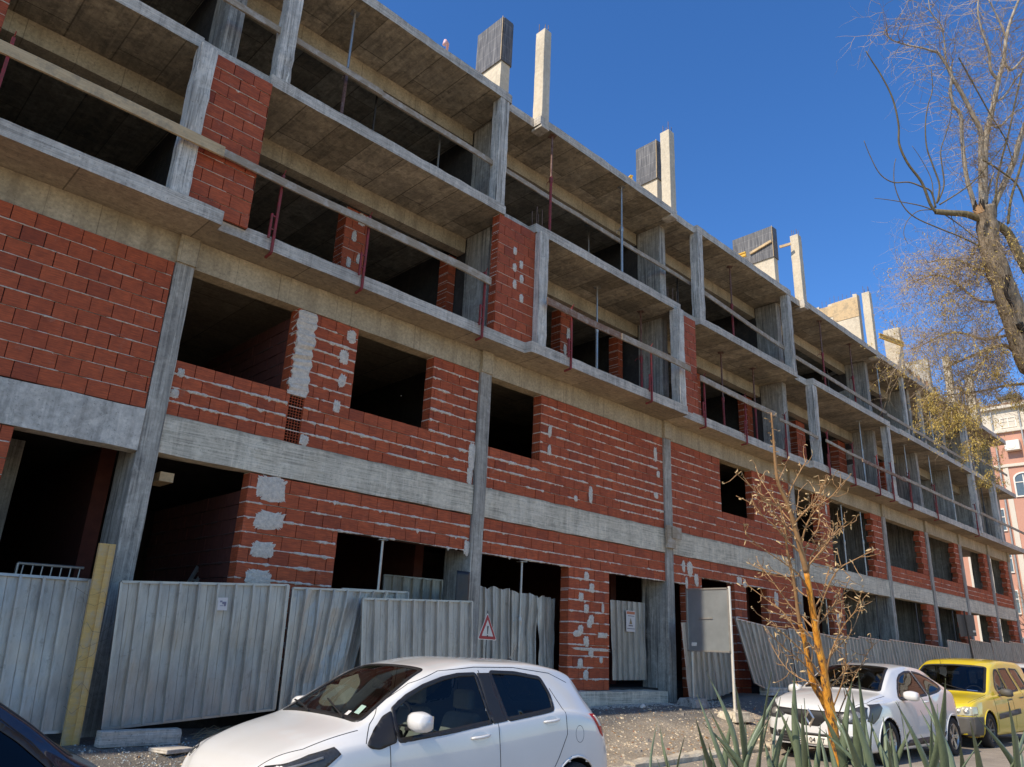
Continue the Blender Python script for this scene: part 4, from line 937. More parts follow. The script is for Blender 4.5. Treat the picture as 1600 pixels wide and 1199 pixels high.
def inpoly(x, y, P):
    c = False; n = len(P)
    for i in range(n):
        a, b = P[i], P[i-1]
        if (a[1] > y) != (b[1] > y) and x < (b[0]-a[0])*(y-a[1])/(b[1]-a[1])+a[0]: c = not c
    return c
def rounded(P, r=.03, k=4):
    out = []; n = len(P)
    for i in range(n):
        p = Vector(P[i]); a = Vector(P[i-1])-p; b = Vector(P[(i+1) % n])-p; ra = min(r, a.length*.45); rb = min(r, b.length*.45)
        a = a.normalized()*ra; b = b.normalized()*rb
        for j in range(k+1):
            t = j/k; q = p+a*(1-t)**2+b*t*t; out.append((q.x, q.y))
    return out
def car(name, label, prm, loc, rz=0):
    L, W = prm['L'], prm['W']; hwk, zsk, ztk, rwk, zbk = prm['hw'], prm['zs'], prm['zt'], prm['rw'], prm['zb']
    t = empty(name, (0, 0, 0), 0, label, 'car'); body = prm['paint']
    def section(x):
        hw, zs, zt, rw, zb = (hermite(k, x) for k in (hwk, zsk, ztk, rwk, zbk)); H = zs-zb; cr = min(.06, max(.012, (zt-zs)*.35))
        k = [(.80*hw, zb), (.93*hw, zb+.015), (.975*hw, zb+.08), (1.0*hw, zb+.42*H), (.995*hw, zb+.70*H), (.975*hw, zs-.045), (.955*hw, zs-.006), (.935*hw, zs+.010)]
        gz = zt-cr
        k += [(rw+(.935*hw-rw)*.5, zs+(gz-zs)*.52), (rw+.012, gz-.035*min(1, (zt-zs)*3)), (rw-.03, gz+.25*cr), (rw*.72, zt-cr*.32), (rw*.4, zt-cr*.08), (0, zt)]
        out = []; n = len(k)
        for i in range(n-1):
            p0 = k[max(0, i-1)]; p1 = k[i]; p2 = k[i+1]; p3 = k[min(n-1, i+2)]
            s = (4, 3, 5, 5, 5, 3, 2, 8, 8, 4, 5, 5, 5)[i]
            for j in range(s):
                u = j/s; q = []
                for a in (0, 1):
                    m0 = (p2[a]-p0[a])*.5; m1 = (p3[a]-p1[a])*.5
                    d1 = math.hypot(p1[0]-p0[0], p1[1]-p0[1])+1e-6; d2 = math.hypot(p2[0]-p1[0], p2[1]-p1[1])+1e-6; d3 = math.hypot(p3[0]-p2[0], p3[1]-p2[1])+1e-6
                    m0 = (p2[a]-p0[a])/(d1+d2)*d2; m1 = (p3[a]-p1[a])/(d2+d3)*d2
                    q.append((2*u**3-3*u*u+1)*p1[a]+(u**3-2*u*u+u)*m0+(-2*u**3+3*u*u)*p2[a]+(u**3-u*u)*m1)
                out.append(q)
        out.append(list(k[-1])); return out
    NX = 150; xs = []
    for i in range(NX+1):
        u = i/NX; xs.append(L*(u*.62+.38*(.5-.5*math.cos(math.pi*u))))
    secs = [section(x) for x in xs]; NS = len(secs[0]); P = []
    for x, s in zip(xs, secs):
        P.append([(x, -y, z) for y, z in s]+[(x, y, z) for y, z in s[-2::-1]])
    NT_ = len(P[0]); V = [p for r in P for p in r]; F = []
    for i in range(NX):
        for j in range(NT_-1): a = i*NT_+j; F.append((a, a+1, a+NT_+1, a+NT_))
    F.append(tuple(range(NT_))[::-1]); F.append(tuple(NX*NT_+j for j in range(NT_)))
    bvh = BVHTree.FromPolygons([Vector(v) for v in V], F)
    side = prm['side']; arches = prm['arch']; cut = []
    ws, rs = prm['ws'], prm['rs']        # windscreen, rear screen: (x0, x1, y-half at x0, y-half at x1)
    def sidecut(x, z): return any(inpoly(x, z, p['P']) for p in side)
    for idx, f in enumerate(F[:-2]):
        c = sum((Vector(V[i]) for i in f), Vector())/4
        if abs(c.y) > .35*W:
            if sidecut(c.x, c.z): continue
            if any((c.x-ax)**2+(c.z-az)**2 < ar*ar for ax, az, ar in arches) and c.z < az_max(arches): continue
        j = idx % (NT_-1); jj = min(j, NT_-2-j)
        for (x0, x1, y0, y1) in (ws, rs):
            if x0 < c.x < x1 and abs(c.y) < y0+(y1-y0)*(c.x-x0)/(x1-x0) and jj > NS*.45: break
        else: cut.append(f)
    m = MB(); m.v = [tuple(v) for v in V]
    for f in cut+F[-2:]: m.face(f)
    bo = m.build('body', body, t, smooth=True)
    b = bmesh.new(); b.from_mesh(bo.data); bmesh.ops.delete(b, geom=[v for v in b.verts if not v.link_faces], context='VERTS'); b.normal_update(); b.to_mesh(bo.data); b.free()
    def cast(u, v, ax, sgn):
        if ax == 'y': o, d = Vector((u, 3*sgn, v)), Vector((0, -sgn, 0))
        elif ax == 'z': o, d = Vector((u, v, 3)), Vector((0, 0, -1))
        else: o, d = Vector((-2 if sgn < 0 else L+2, u, v)), Vector((-sgn, 0, 0))
        h, n, _, _ = bvh.ray_cast(o, d)
        if h is None: return None
        if n.dot(d) > 0: n = -n
        return h, n
    def patch(pn, P2, ax, sgn, off, mat, parent=None, holes=None, res=.035, shell=True, smooth_=True):
        vs = []; E_ = []; 
        def ring(Q):
            n0 = len(vs); pts = []
            for i in range(len(Q)):
                a = Vector(Q[i]); b_ = Vector(Q[(i+1) % len(Q)]); k = max(1, int((b_-a).length/res))
                for q in range(k): pts.append(a+(b_-a)*q/k)
            vs.extend(pts); E_.extend((n0+i, n0+(i+1) % len(pts)) for i in range(len(pts)))
        ring(P2)
        if holes: ring(holes)
        us = [p[0] for p in P2]; ws_ = [p[1] for p in P2]
        u = min(us)+res*.5
        while u < max(us):
            v = min(ws_)+res*.5
            while v < max(ws_):
                if inpoly(u, v, P2) and not (holes and inpoly(u, v, holes)):
                    dmin = min((Vector((u, v))-q).length for q in vs[:200])
                    if dmin > res*.4: vs.append(Vector((u, v)))
                v += res
            u += res
        r_ = delaunay_2d_cdt([Vector(v) for v in vs], E_, [], 0, 1e-5); mv, mf = r_[0], r_[2]
        m = MB(); ok = []
        for v in mv:
            h = cast(v[0], v[1], ax, sgn)
            if h is None: ok.append(False); m.v.append((0, 0, 0)); continue
            ok.append(True); m.v.append(tuple(h[0]+h[1]*off))
        for f in mf:
            c = sum((Vector(mv[i]) for i in f), Vector((0, 0)))/len(f)
            if all(ok[i] for i in f) and inpoly(c.x, c.y, P2) and not (holes and inpoly(c.x, c.y, holes)): m.face(f)
        if not m.f: return None
        o = m.build(pn, mat, parent or t, smooth=smooth_, fix=True)
        if shell: sl = o.modifiers.new('thickness', 'SOLIDIFY'); sl.thickness = .004; sl.offset = -1
        return o
    def grow(P2, d):
        n = len(P2); ar = sum(P2[i-1][0]*P2[i][1]-P2[i][0]*P2[i-1][1] for i in range(n)); s = 1 if ar > 0 else -1; out = []
        for i in range(n):
            a = Vector(P2[i-1]); p = Vector(P2[i]); b_ = Vector(P2[(i+1) % n]); e1 = (p-a).normalized(); e2_ = (b_-p).normalized()
            n_ = (Vector((e1.y, -e1.x))+Vector((e2_.y, -e2_.x))); n_.normalize(); out.append(tuple(p+n_*d*s))
        return out
    SG = (-1, 1)
    for s in side:
        P2 = rounded(s['P'], s.get('r', .03))
        for sg in SG:
            fr = patch('window_frame', grow(P2, .022), 'y', sg, .004, M_['trim'], holes=grow(P2, -.012), res=.03)
            patch('window', P2, 'y', sg, -.001, s.get('m', M_['glass']), res=.05, shell=False)
    for nm, (x0, x1, y0, y1), mt in (('windscreen', ws, M_['glass']), ('rear_screen', rs, M_['tint'])):
        P2 = rounded([(x0, -y0), (x1, -y1), (x1, y1), (x0, y0)], .06)
        patch('screen_frame', grow(P2, .022), 'z', 1, .003, M_['trim'], holes=grow(P2, -.025), res=.04)
        patch(nm, P2, 'z', 1, -.001, mt, res=.08, shell=False)
    def seam(pts, ax='y', w_=.0035, sides=SG):
        for sg in sides:
            m = MB(); q = []
            for i in range(len(pts)-1):
                a, b_ = Vector(pts[i]), Vector(pts[i+1]); k = max(2, int((b_-a).length/.03))
                for j in range(k+(i == len(pts)-2)): q.append(a+(b_-a)*j/k)
            H = [cast(p.x, p.y, ax, sg) for p in q]; H = [h for h in H if h]
            if len(H) > 2: m.tube([h[0] for h in H], w_, 5); m.build('panel_gap', M_['blackmatt'], t)
    for s in prm.get('seams', []): seam(s)
    for s in prm.get('topseams', []): seam(s, 'z')
    # wheels
    r = prm['wr']; hw_ = W/2
    for ax_, _, ar in arches:
        for sg in SG:
            wl = empty('wheel', (ax_, sg*(hw_-.105), r)); wl.parent = t
            Mx = Matrix.Rotation(R(90)*(1 if sg < 0 else -1), 4, 'X')
            tw = .1
            m = MB(); m.lathe([(r*.66, -tw*.9), (r*.9, -tw), (r*.985, -tw*.75), (r, 0), (r*.985, tw*.75), (r*.9, tw), (r*.66, tw*.9), (r*.64, 0), (r*.66, -tw*.9)], 40, Mx); m.build('tyre', M_['tyre'], wl, smooth=True)
            m = MB(); m.lathe([(r*.67, tw*.85), (r*.63, tw*.88), (r*.60, tw*.6), (r*.60, -.02)], 40, Mx); m.lathe([(0, tw*.72), (r*.13, tw*.72), (r*.15, tw*.6)], 20, Mx)
            ns = prm.get('spokes', 5)
            for k in range(ns):
                a = 2*math.pi*k/ns; Ms = Mx @ Matrix.Rotation(a, 4, 'Z')
                for dy in ((-.028, .028) if ns < 7 else (0,)):
                    n0 = len(m.v)
                    for (rr, ww, zz) in ((r*.08, .02, tw*.66), (r*.35, .014, tw*.72), (r*.64, .02, tw*.82)):
                        for yy in (-ww, ww): m.v.append(tuple(Ms @ Vector((rr, dy*(rr/(r*.64))+yy, zz)))); 
                        for yy in (-ww, ww): m.v.append(tuple(Ms @ Vector((rr, dy*(rr/(r*.64))+yy, zz-.025))))
                    for q in (0, 4):
                        A = n0+q; m.face((A, A+1, A+5, A+4)); m.face((A, A+4, A+6, A+2)); m.face((A+1, A+3, A+7, A+5))
            m.build('rim', prm.get('rimmat', M_['rim']), wl)
            m = MB(); m.lathe([(0, -.01), (r*.55, -.01), (r*.58, .0), (r*.58, -.03)], 24, Mx); m.build('brake_disc', M_['dsteel'], wl)
            m = MB(); kk = 18; P_ = []
            for q in range(kk+1):
                a = math.pi*(-.08+1.16*q/kk); P_.append([(ax_+ar*math.cos(a), sg*(hw_-.03-d), r+ar*math.sin(a)) for d in (.0, .12, .26)])
            m.grid(P_); m.build('wheel_well', M_['blackmatt'], t)
            # rolled arch lip
            pts = []
            for q in range(kk+1):
                a = math.pi*(-.1+1.2*q/kk); h = cast(ax_+(ar+.008)*math.cos(a), r+(ar+.008)*math.sin(a), 'y', sg)
                if h: pts.append(h[0]+h[1]*.001)
            m = MB(); m.tube(pts, .012, 6); m.build('arch_lip', prm.get('lip', body), t, smooth=True)
    m = MB(); m.box(.25, L-.25, -hw_+.3, hw_-.3, .17, .42); m.build('floor_pan', M_['blackmatt'], t)
    # interior
    cw = ws[0]; sx = cw+1.05
    for sg in SG:
        st = MB(); x = sx
        prof = [(x-.35, .45), (x-.38, .60), (x+.08, .62), (x+.22, 1.02), (x+.30, 1.03), (x+.26, .55), (x+.1, .45)]
        n = len(prof)
        for yy, k in ((sg*.36-.24, .9), (sg*.36-.2, 1), (sg*.36+.2, 1), (sg*.36+.24, .9)): st.v += [(a, yy, .45+(z-.45)*k) for a, z in prof]
        for q in range(3):
            for i in range(n): st.face((q*n+i, q*n+(i+1) % n, (q+1)*n+(i+1) % n, (q+1)*n+i))
        st.face(range(n)); st.face([3*n+i for i in range(n)][::-1]); st.box(x+.22, x+.31, sg*.36-.12, sg*.36+.12, 1.05, 1.22)
        st.build('seat', prm.get('seatmat', M_['seat']), t, fix=True, bevel=.03)
    st = MB(); x = sx+.95; st.box(x-.3, x+.1, -.55, .55, .45, .62); st.box(x+.05, x+.2, -.55, .55, .5, 1.0); st.build('rear_seat', prm.get('seatmat', M_['seat']), t, bevel=.04)
    ds = MB(); zc = hermite(ztk, cw)-.06; ds.box(cw+.02, cw+.42, -hw_+.16, hw_-.16, .55, zc-.02); ds.build('dashboard', M_['dash'], t, bevel=.05)
    sw = MB(); c0 = Vector((cw+.56, -.36, zc-.02)); pts = []
    for k in range(25): a = 2*math.pi*k/24; pts.append(c0+Vector((.06*math.sin(a), .18*math.cos(a), .17*math.sin(a))))
    sw.tube(pts, .014, 6, cap=False); sw.tube([c0-Vector((.15, 0, .06)), c0], .03, 6); sw.tube([c0-Vector((0, .17, 0)), c0+Vector((0, .17, 0))], .012, 6); sw.build('steering_wheel', M_['dash'], t)
    rm = MB(); rm.box(ws[1]-.12, ws[1]-.09, -.12, .12, hermite(ztk, ws[1])-.20, hermite(ztk, ws[1])-.13); rm.build('inner_mirror', M_['dash'], t, bevel=.01)
    # door mirrors
    mx, mz = prm['mirror']
    for sg in SG:
        h = cast(mx+.07, mz-.03, 'y', sg); y0 = (h[0].y if h else sg*hw_*.93); m = MB(); P_ = []
        for i in range(9):
            a = i/8; P_.append([]); w_ = math.sin(math.pi*(.10+.74*a))**.45
            for j in range(13):
                b_ = 2*math.pi*j/12; cb, sb = math.cos(b_), math.sin(b_); P_[-1].append((mx+.02+.10*w_*math.copysign(abs(cb)**.6, cb)*(.55 if cb > 0 else 1.1), y0+sg*(.035+.21*a), mz+.05+.078*w_*math.copysign(abs(sb)**.75, sb)-.012*a))
        m.grid(P_); m.poly([p for p in P_[0][:12]]); m.poly([p for p in P_[-1][:12]][::-1]); hs = m.build('door_mirror', prm.get('mirmat', body), t, smooth=True, fix=True)
        m = MB(); m.bar((mx+.02, y0-sg*.02, mz-.02), (mx+.02, y0+sg*.12, mz-.005), .09, .03); m.build('mirror_foot', M_['trim'], hs, bevel=.008)
        m = MB(); m.box(mx+.078, mx+.082, min(y0+sg*.06, y0+sg*.22), max(y0+sg*.06, y0+sg*.22), mz-.005, mz+.09); m.build('mirror_glass', M_['chrome'], hs)
    for hx, hz in prm['handles']:
        for sg in SG:
            h = cast(hx+.1, hz, 'y', sg)
            if not h: continue
            y = h[0].y; m = MB()
            pts = [Vector((hx+.22*k/8, y+sg*(.006+.026*math.sin(math.pi*k/8)), hz+.02*k/8)) for k in range(9)]
            m.tube(pts, [.007]+[.013]*7+[.007], 8); ho = m.build('door_handle', prm.get('hmat', body), t, smooth=True)
            cup = [(hx+.105+.10*math.cos(a), hz+.005+.042*math.sin(a)) for a in [2*math.pi*k/20 for k in range(20)]]
            patch('handle_cup', cup, 'y', sg, .0015, prm['cup'], parent=ho, shell=False)
    # wipers
    for (xa, ya, xb, yb) in ((cw-.02, -.42, cw+.14, .08), (cw-.02, .12, cw+.12, .60)):
        q = []
        for k in range(7):
            h = cast(xa+(xb-xa)*k/6, ya+(yb-ya)*k/6, 'z', 1)
            if h: q.append(h[0]+h[1]*.022)
        m = MB(); m.tube(q, .008, 6); m.build('wiper', M_['trim'], t)
    an = prm.get('antenna')
    if an:
        h = cast(an[0], 0, 'z', 1); m = MB(); b0 = h[0]; m.tube([b0-Vector((.03, 0, 0)), b0+Vector((0, 0, .02)), b0+Vector((.04, 0, .01))], .012, 8); m.tube([b0, b0+Vector(an[1])], .003, 5); m.build('antenna', M_['black'], t)
    prm['detail'](t, patch, cast, seam)
    t.location = loc; t.rotation_euler = (0, 0, rz); return t
def az_max(arches): return .8
def mirror_y(P): return [(-a, b) for a, b in P]
def lampblock(t, patch, P, ax, sg, name='headlight', inner=None, off=.003):
    o = patch(name, P, ax, sg, off, inner or M_['trim'], res=.02, shell=True)
    return o
def both(P, fn):
    fn(P); fn(mirror_y(P))

WHITE = paint('white_car_paint', (.69, .735, .805)); WHITE2 = paint('silver_white_paint', (.67, .715, .785)); YEL = paint('yellow_car_paint', (.72, .58, .015), .4)
NAVY = paint('dark_blue_car_paint', (.008, .011, .028), .2)
M_['lampin'] = plain('lamp_reflector', (.07, .075, .085), .3, .4, .5, 60); M_['bulb'] = plain('lamp_chrome', (.32, .33, .34), .35, .6, .1)
CUPW = paint('white_cup', (.58, .64, .74))

# --- white hatchback in front
def det_front(t, patch, cast, seam):
    for sg in (-1, 1):
        hd = patch('headlight', [(.10, .66), (.16, .72), (.40, .80), (.60, .845), (.64, .80), (.50, .70), (.25, .62)], 'y', sg, .004, M_['lampin'], res=.02)
        patch('lamp_stripe', [(.16, .705), (.5, .79), (.5, .775), (.17, .69)], 'y', sg, .008, M_['bulb'], parent=hd, res=.02)
        tl = patch('tail_light', [(3.53, 1.015), (3.66, 1.01), (3.73, .93), (3.745, .80), (3.69, .83), (3.62, .92)], 'y', sg, .006, M_['redlens'], res=.02)
        patch('tail_reflector', [(3.60, 1.0), (3.67, .985), (3.71, .90), (3.67, .90)], 'y', sg, .0105, M_['plate'], parent=tl, res=.015)
        c = [(3.33+.062*math.cos(k*.314), .845+.075*math.sin(k*.314)) for k in range(21)]
        patch('quarter_trim', rounded([(.86, .85), (1.07, 1.04), (1.16, 1.08), (1.14, .86), (.98, .815), (.9, .825)], .02), 'y', sg, .0065, M_['trim'], res=.03)
        patch('pillar_trim', [(2.115, 1.375), (2.265, 1.378), (2.355, .985), (2.185, .965)], 'y', sg, .005, M_['trim'], res=.04)
    seam([(3.33+.062*math.cos(k*.314), .845+.075*math.sin(k*.314)) for k in range(21)], w_=.002, sides=(-1,))
    gr = patch('grille', [(-.45, .30), (.45, .30), (.38, .52), (-.38, .52)], 'x', -1, .004, M_['trim'], res=.04)
    patch('number_plate', [(-.26, .40), (.26, .40), (.26, .51), (-.26, .51)], 'x', -1, .008, M_['plate'], res=.05)
    patch('inspection_sticker', [(.97, -.50), (1.06, -.47), (1.06, -.40), (.97, -.43)], 'z', 1, .002, plain('sticker_green', (.35, .52, .48), .5), res=.03, shell=False)
    patch('inspection_sticker', [(.93, -.40), (.98, -.385), (.98, -.34), (.93, -.355)], 'z', 1, .002, M_['paper'], res=.03, shell=False)
PA = dict(L=3.95, W=1.695, paint=WHITE, cup=CUPW,
    hw=[(0, .55), (.05, .64), (.15, .72), (.35, .80), (.7, .84), (1.2, .8475), (2.6, .8475), (3.3, .835), (3.65, .80), (3.85, .74), (3.95, .62)],
    zs=[(0, .46), (.1, .64), (.25, .74), (.5, .81), (.86, .865), (1.3, .90), (2.0, .955), (2.6, 1.02), (3.1, 1.06), (3.6, .99), (3.85, .78), (3.95, .52)],
    zt=[(0, .50), (.03, .60), (.10, .70), (.25, .80), (.5, .90), (.8, .985), (.86, 1.005), (1.2, 1.20), (1.55, 1.385), (1.7, 1.43), (2.2, 1.50), (2.8, 1.50), (3.2, 1.465), (3.45, 1.41), (3.62, 1.22), (3.78, 1.02), (3.88, .82), (3.95, .56)],
    rw=[(0, .40), (.1, .52), (.3, .62), (.86, .70), (1.2, .655), (1.7, .60), (2.4, .60), (3.1, .585), (3.45, .56), (3.7, .62), (3.95, .5)],
    zb=[(0, .26), (.2, .20), (3.6, .20), (3.95, .30)],
    side=[dict(P=[(1.17, .875), (1.18, 1.085), (1.33, 1.18), (1.51, 1.258), (1.72, 1.32), (1.9, 1.352), (2.09, 1.36), (2.17, .985), (1.65, .92)], r=.015),
          dict(P=[(2.28, 1.38), (2.6, 1.375), (2.93, 1.335), (2.985, 1.20), (2.98, 1.075), (2.8, 1.05), (2.37, 1.0)], m=M_['tint'])],
    arch=[(.78, .30, .345), (3.28, .30, .345)], wr=.30, ws=(.90, 1.62, .60, .46), rs=(3.42, 3.72, .50, .56),
    seams=[[(1.07, .86), (1.10, .5), (1.13, .26)], [(2.14, 1.40), (2.235, .97), (2.26, .6), (2.25, .26)], [(3.02, 1.25), (3.13, 1.04), (3.14, .85), (3.02, .66), (2.9, .5)], [(1.13, .25), (2.9, .25)],
           [(.86, .86), (.95, .985), (1.1, 1.115), (1.4, 1.28), (1.7, 1.385), (2.1, 1.425), (2.6, 1.43), (3.1, 1.385), (3.35, 1.30)]],
    topseams=[[(.12, -.52), (.4, -.66), (.84, -.70)]], mirror=(1.27, .97), handles=[(1.91, .86), (2.81, .965)], antenna=(3.12, (.12, 0, .17)), detail=det_front, seatmat=M_['seat'])
car('white_hatchback', 'white hatchback in the foreground parked before the hoarding, seen from its left side', PA, (2.88, 6.2, -1.585))

# --- white hatchback with a diamond badge
def det_clio(t, patch, cast, seam):
    for sg in (-1, 1):
        hl = patch('headlight', [(sg*.40, .63), (sg*.56, .74), (sg*.70, .82), (sg*.775, .80), (sg*.79, .66), (sg*.70, .575), (sg*.5, .57)], 'x', -1, .005, M_['lampin'], res=.02)
        h2 = patch('headlight', [(.22, .62), (.36, .84), (.62, .86), (.66, .80), (.5, .66), (.34, .58)], 'y', sg, .005, M_['lampin'], res=.02)
        for k, (yy, zz, r_) in enumerate(((.60, .67, .055), (.70, .70, .05), (.70, .61, .03))):
            h = cast(sg*yy, zz, 'x', -1)
            if h:
                m = MB(); Mx = Matrix.Translation(h[0]+h[1]*.006) @ h[1].to_track_quat('Z', 'Y').to_matrix().to_4x4(); m.lathe([(0, .012), (r_*.6, .010), (r_, 0)], 16, Mx); m.build('lamp_bulb', M_['bulb'], hl, smooth=True)
        patch('fog_grille', [(sg*.52, .30), (sg*.74, .32), (sg*.74, .42), (sg*.56, .40)], 'x', -1, .004, M_['trim'], res=.03)
        tl = patch('tail_light', [(3.82, .98), (3.95, .92), (3.98, .74), (3.86, .76)], 'y', sg, .005, M_['redlens'], res=.03)
        patch('sill_trim', [(1.3, .24), (2.9, .26), (3.1, .42), (2.8, .36), (1.5, .33)], 'y', sg, .004, M_['trim'], res=.06)
    gr = patch('upper_grille', rounded([(-.66, .665), (-.28, .62), (-.14, .50), (.14, .50), (.28, .62), (.66, .665), (.68, .735), (.3, .72), (-.3, .72), (-.68, .735)], .02), 'x', -1, .005, M_['trim'], res=.03)
    lg = patch('lower_grille', rounded([(-.5, .24), (.5, .24), (.55, .40), (-.55, .40)], .04), 'x', -1, .005, M_['trim'], res=.03)
    for z in (.27, .31, .35, .385):
        m = MB(); pts = [cast(-.5+k*.1, z, 'x', -1) for k in range(11)]; m.tube([h[0]+h[1]*.01 for h in pts if h], .005, 4); m.build('grille_bar', M_['grey_trim'], lg)
    # diamond badge
    m = MB(); outer = [(0, .745), (-.085, .61), (0, .475), (.085, .61)]; inner = [(0, .68), (-.045, .61), (0, .54), (.045, .61)]
    X = -.012
    h = cast(0, .61, 'x', -1); X = h[0].x
    for a in range(4):
        b_ = (a+1) % 4; mo = ((outer[a][0]+inner[a][0])/2, (outer[a][1]+inner[a][1])/2); mo2 = ((outer[b_][0]+inner[b_][0])/2, (outer[b_][1]+inner[b_][1])/2)
        m.poly([(X-.01, *outer[a]), (X-.03, *mo), (X-.03, *mo2), (X-.01, *outer[b_])]); m.poly([(X-.03, *mo), (X-.01, *inner[a]), (X-.01, *inner[b_]), (X-.03, *mo2)])
    m.build('badge', M_['chrome'], gr, fix=True)
    np_ = patch('number_plate', [(-.27, .245), (.27, .245), (.27, .36), (-.27, .36)], 'x', -1, .016, M_['plate'], res=.05)
    h = cast(0, .30, 'x', -1)
    text(np_, 'E', .10, (h[0].x-.024, .17, .302), (R(90), 0, R(-90)), M_['black'], name='plate_lettering'); text(np_, '04', .10, (h[0].x-.024, -.03, .302), (R(90), 0, R(-90)), M_['black'], name='plate_lettering'); text(np_, 'T', .10, (h[0].x-.024, -.2, .302), (R(90), 0, R(-90)), M_['black'], name='plate_lettering')
PB = dict(L=4.06, W=1.73, paint=WHITE2, cup=CUPW,
    hw=[(0, .60), (.04, .68), (.14, .76), (.35, .825), (.75, .86), (1.3, .865), (2.5, .86), (3.1, .865), (3.5, .86), (3.85, .79), (4.06, .62)],
    zs=[(0, .58), (.1, .70), (.3, .80), (.6, .86), (1.1, .895), (1.8, .93), (2.6, .98), (3.2, 1.05), (3.6, 1.02), (3.85, .9), (4.06, .55)],
    zt=[(0, .64), (.03, .72), (.12, .80), (.35, .89), (.7, .965), (1.05, 1.02), (1.1, 1.04), (1.4, 1.21), (1.75, 1.37), (2.0, 1.42), (2.4, 1.45), (2.9, 1.43), (3.3, 1.37), (3.55, 1.31), (3.75, 1.14), (3.9, .98), (4.0, .80), (4.06, .58)],
    rw=[(0, .5), (.1, .6), (.3, .68), (1.1, .70), (1.4, .655), (1.9, .585), (2.6, .58), (3.2, .55), (3.55, .52), (3.85, .6), (4.06, .5)],
    zb=[(0, .22), (.2, .17), (3.7, .2), (4.06, .3)],
    side=[dict(P=[(1.40, .925), (1.55, 1.05), (1.75, 1.18), (1.95, 1.265), (2.2, 1.315), (2.42, 1.325), (2.50, .985), (2.0, .95)], r=.02),
          dict(P=[(2.5, 1.325), (2.8, 1.30), (3.05, 1.24), (3.22, 1.15), (3.20, 1.09), (2.9, 1.03), (2.58, .99)], m=M_['tint'])],
    arch=[(.82, .31, .355), (3.41, .31, .355)], wr=.31, ws=(1.12, 1.88, .62, .47), rs=(3.55, 3.82, .46, .52), spokes=5,
    seams=[[(1.25, .90), (1.27, .5), (1.3, .27)], [(2.45, 1.34), (2.54, .97), (2.56, .5), (2.55, .27)], [(3.28, 1.15), (3.2, .9), (3.1, .6)]],
    topseams=[[(.12, -.60), (.4, -.72), (1.05, -.72)], [(.12, .60), (.4, .72), (1.05, .72)]], mirror=(1.45, .93), handles=[(2.25, .87)], detail=det_clio, seatmat=M_['dash'])
car('white_hatchback', 'white hatchback with a diamond badge and dark headlights facing the camera behind the sapling', PB, (12.22, 5.95, -1.39), R(-1.5))

# --- yellow estate
def det_log(t, patch, cast, seam):
    for sg in (-1, 1):
        hl = patch('headlight', rounded([(sg*.40, .58), (sg*.48, .66), (sg*.66, .735), (sg*.81, .73), (sg*.835, .60), (sg*.8, .575)], .02), 'x', -1, .006, plain('pale_lamp', (.55, .55, .45), .12, .3), res=.025)
        h2 = patch('headlight', rounded([(.03, .58), (.08, .735), (.26, .735), (.22, .6)], .02), 'y', sg, .006, plain('pale_lamp_side', (.55, .55, .45), .12, .3), res=.025)
        for k, yy in enumerate((.56, .70)):
            h = cast(sg*yy, .65, 'x', -1)
            if h:
                m = MB(); Mx = Matrix.Translation(h[0]+h[1]*.006) @ h[1].to_track_quat('Z', 'Y').to_matrix().to_4x4(); m.lathe([(0, .012), (.03, .010), (.05, 0)], 16, Mx); m.build('lamp_bulb', M_['bulb'], hl, smooth=True)
        patch('door_moulding', [(1.32, .50), (2.75, .58), (2.75, .68), (1.32, .60)], 'y', sg, .012, M_['grey_trim'], res=.06)
        patch('side_bumper', [(.07, .24), (.40, .24), (.40, .42), (.44, .56), (.07, .56)], 'y', sg, .007, M_['grey_trim'], res=.04)
        patch('bumper_lip', [(3.9, .25), (4.4, .25), (4.4, .55), (3.95, .55)], 'y', sg, .007, M_['grey_trim'], res=.05)
    bp = patch('bumper', [(-.80, .22), (.80, .22), (.84, .56), (-.84, .56)], 'x', -1, .007, M_['grey_trim'], res=.04)
    patch('lower_intake', rounded([(-.45, .24), (.45, .24), (.5, .37), (-.5, .37)], .03), 'x', -1, .012, M_['blackmatt'], parent=bp, res=.04)
    g_ = patch('grille', [(-.38, .58), (.38, .58), (.42, .68), (-.42, .68)], 'x', -1, .005, plain('silver_grille', (.35, .36, .38), .3, .6), res=.04)
    patch('grille_slot', [(-.36, .60), (.36, .60), (.38, .655), (-.38, .655)], 'x', -1, .010, M_['trim'], parent=g_, res=.04)
    h = cast(-.78, .31, 'x', -1)
    # passenger side clutter behind the windscreen
    patch('dash_papers', [(1.10, .10), (1.22, .12), (1.22, .5), (1.10, .5)], 'z', 1, -.03, M_['paper'], res=.06, shell=False)
    patch('windscreen_sticker', [(1.12, -.60), (1.16, -.6), (1.16, -.40), (1.12, -.40)], 'z', 1, .002, plain('blue_sticker', (.10, .2, .5), .5), res=.05, shell=False)
    m = MB(); h = cast(1.86, .28, 'z', 1); m.tube([h[0], h[0]+Vector((.0, 0, .25))], .004, 5); m.build('roof_aerial', M_['black'], t)
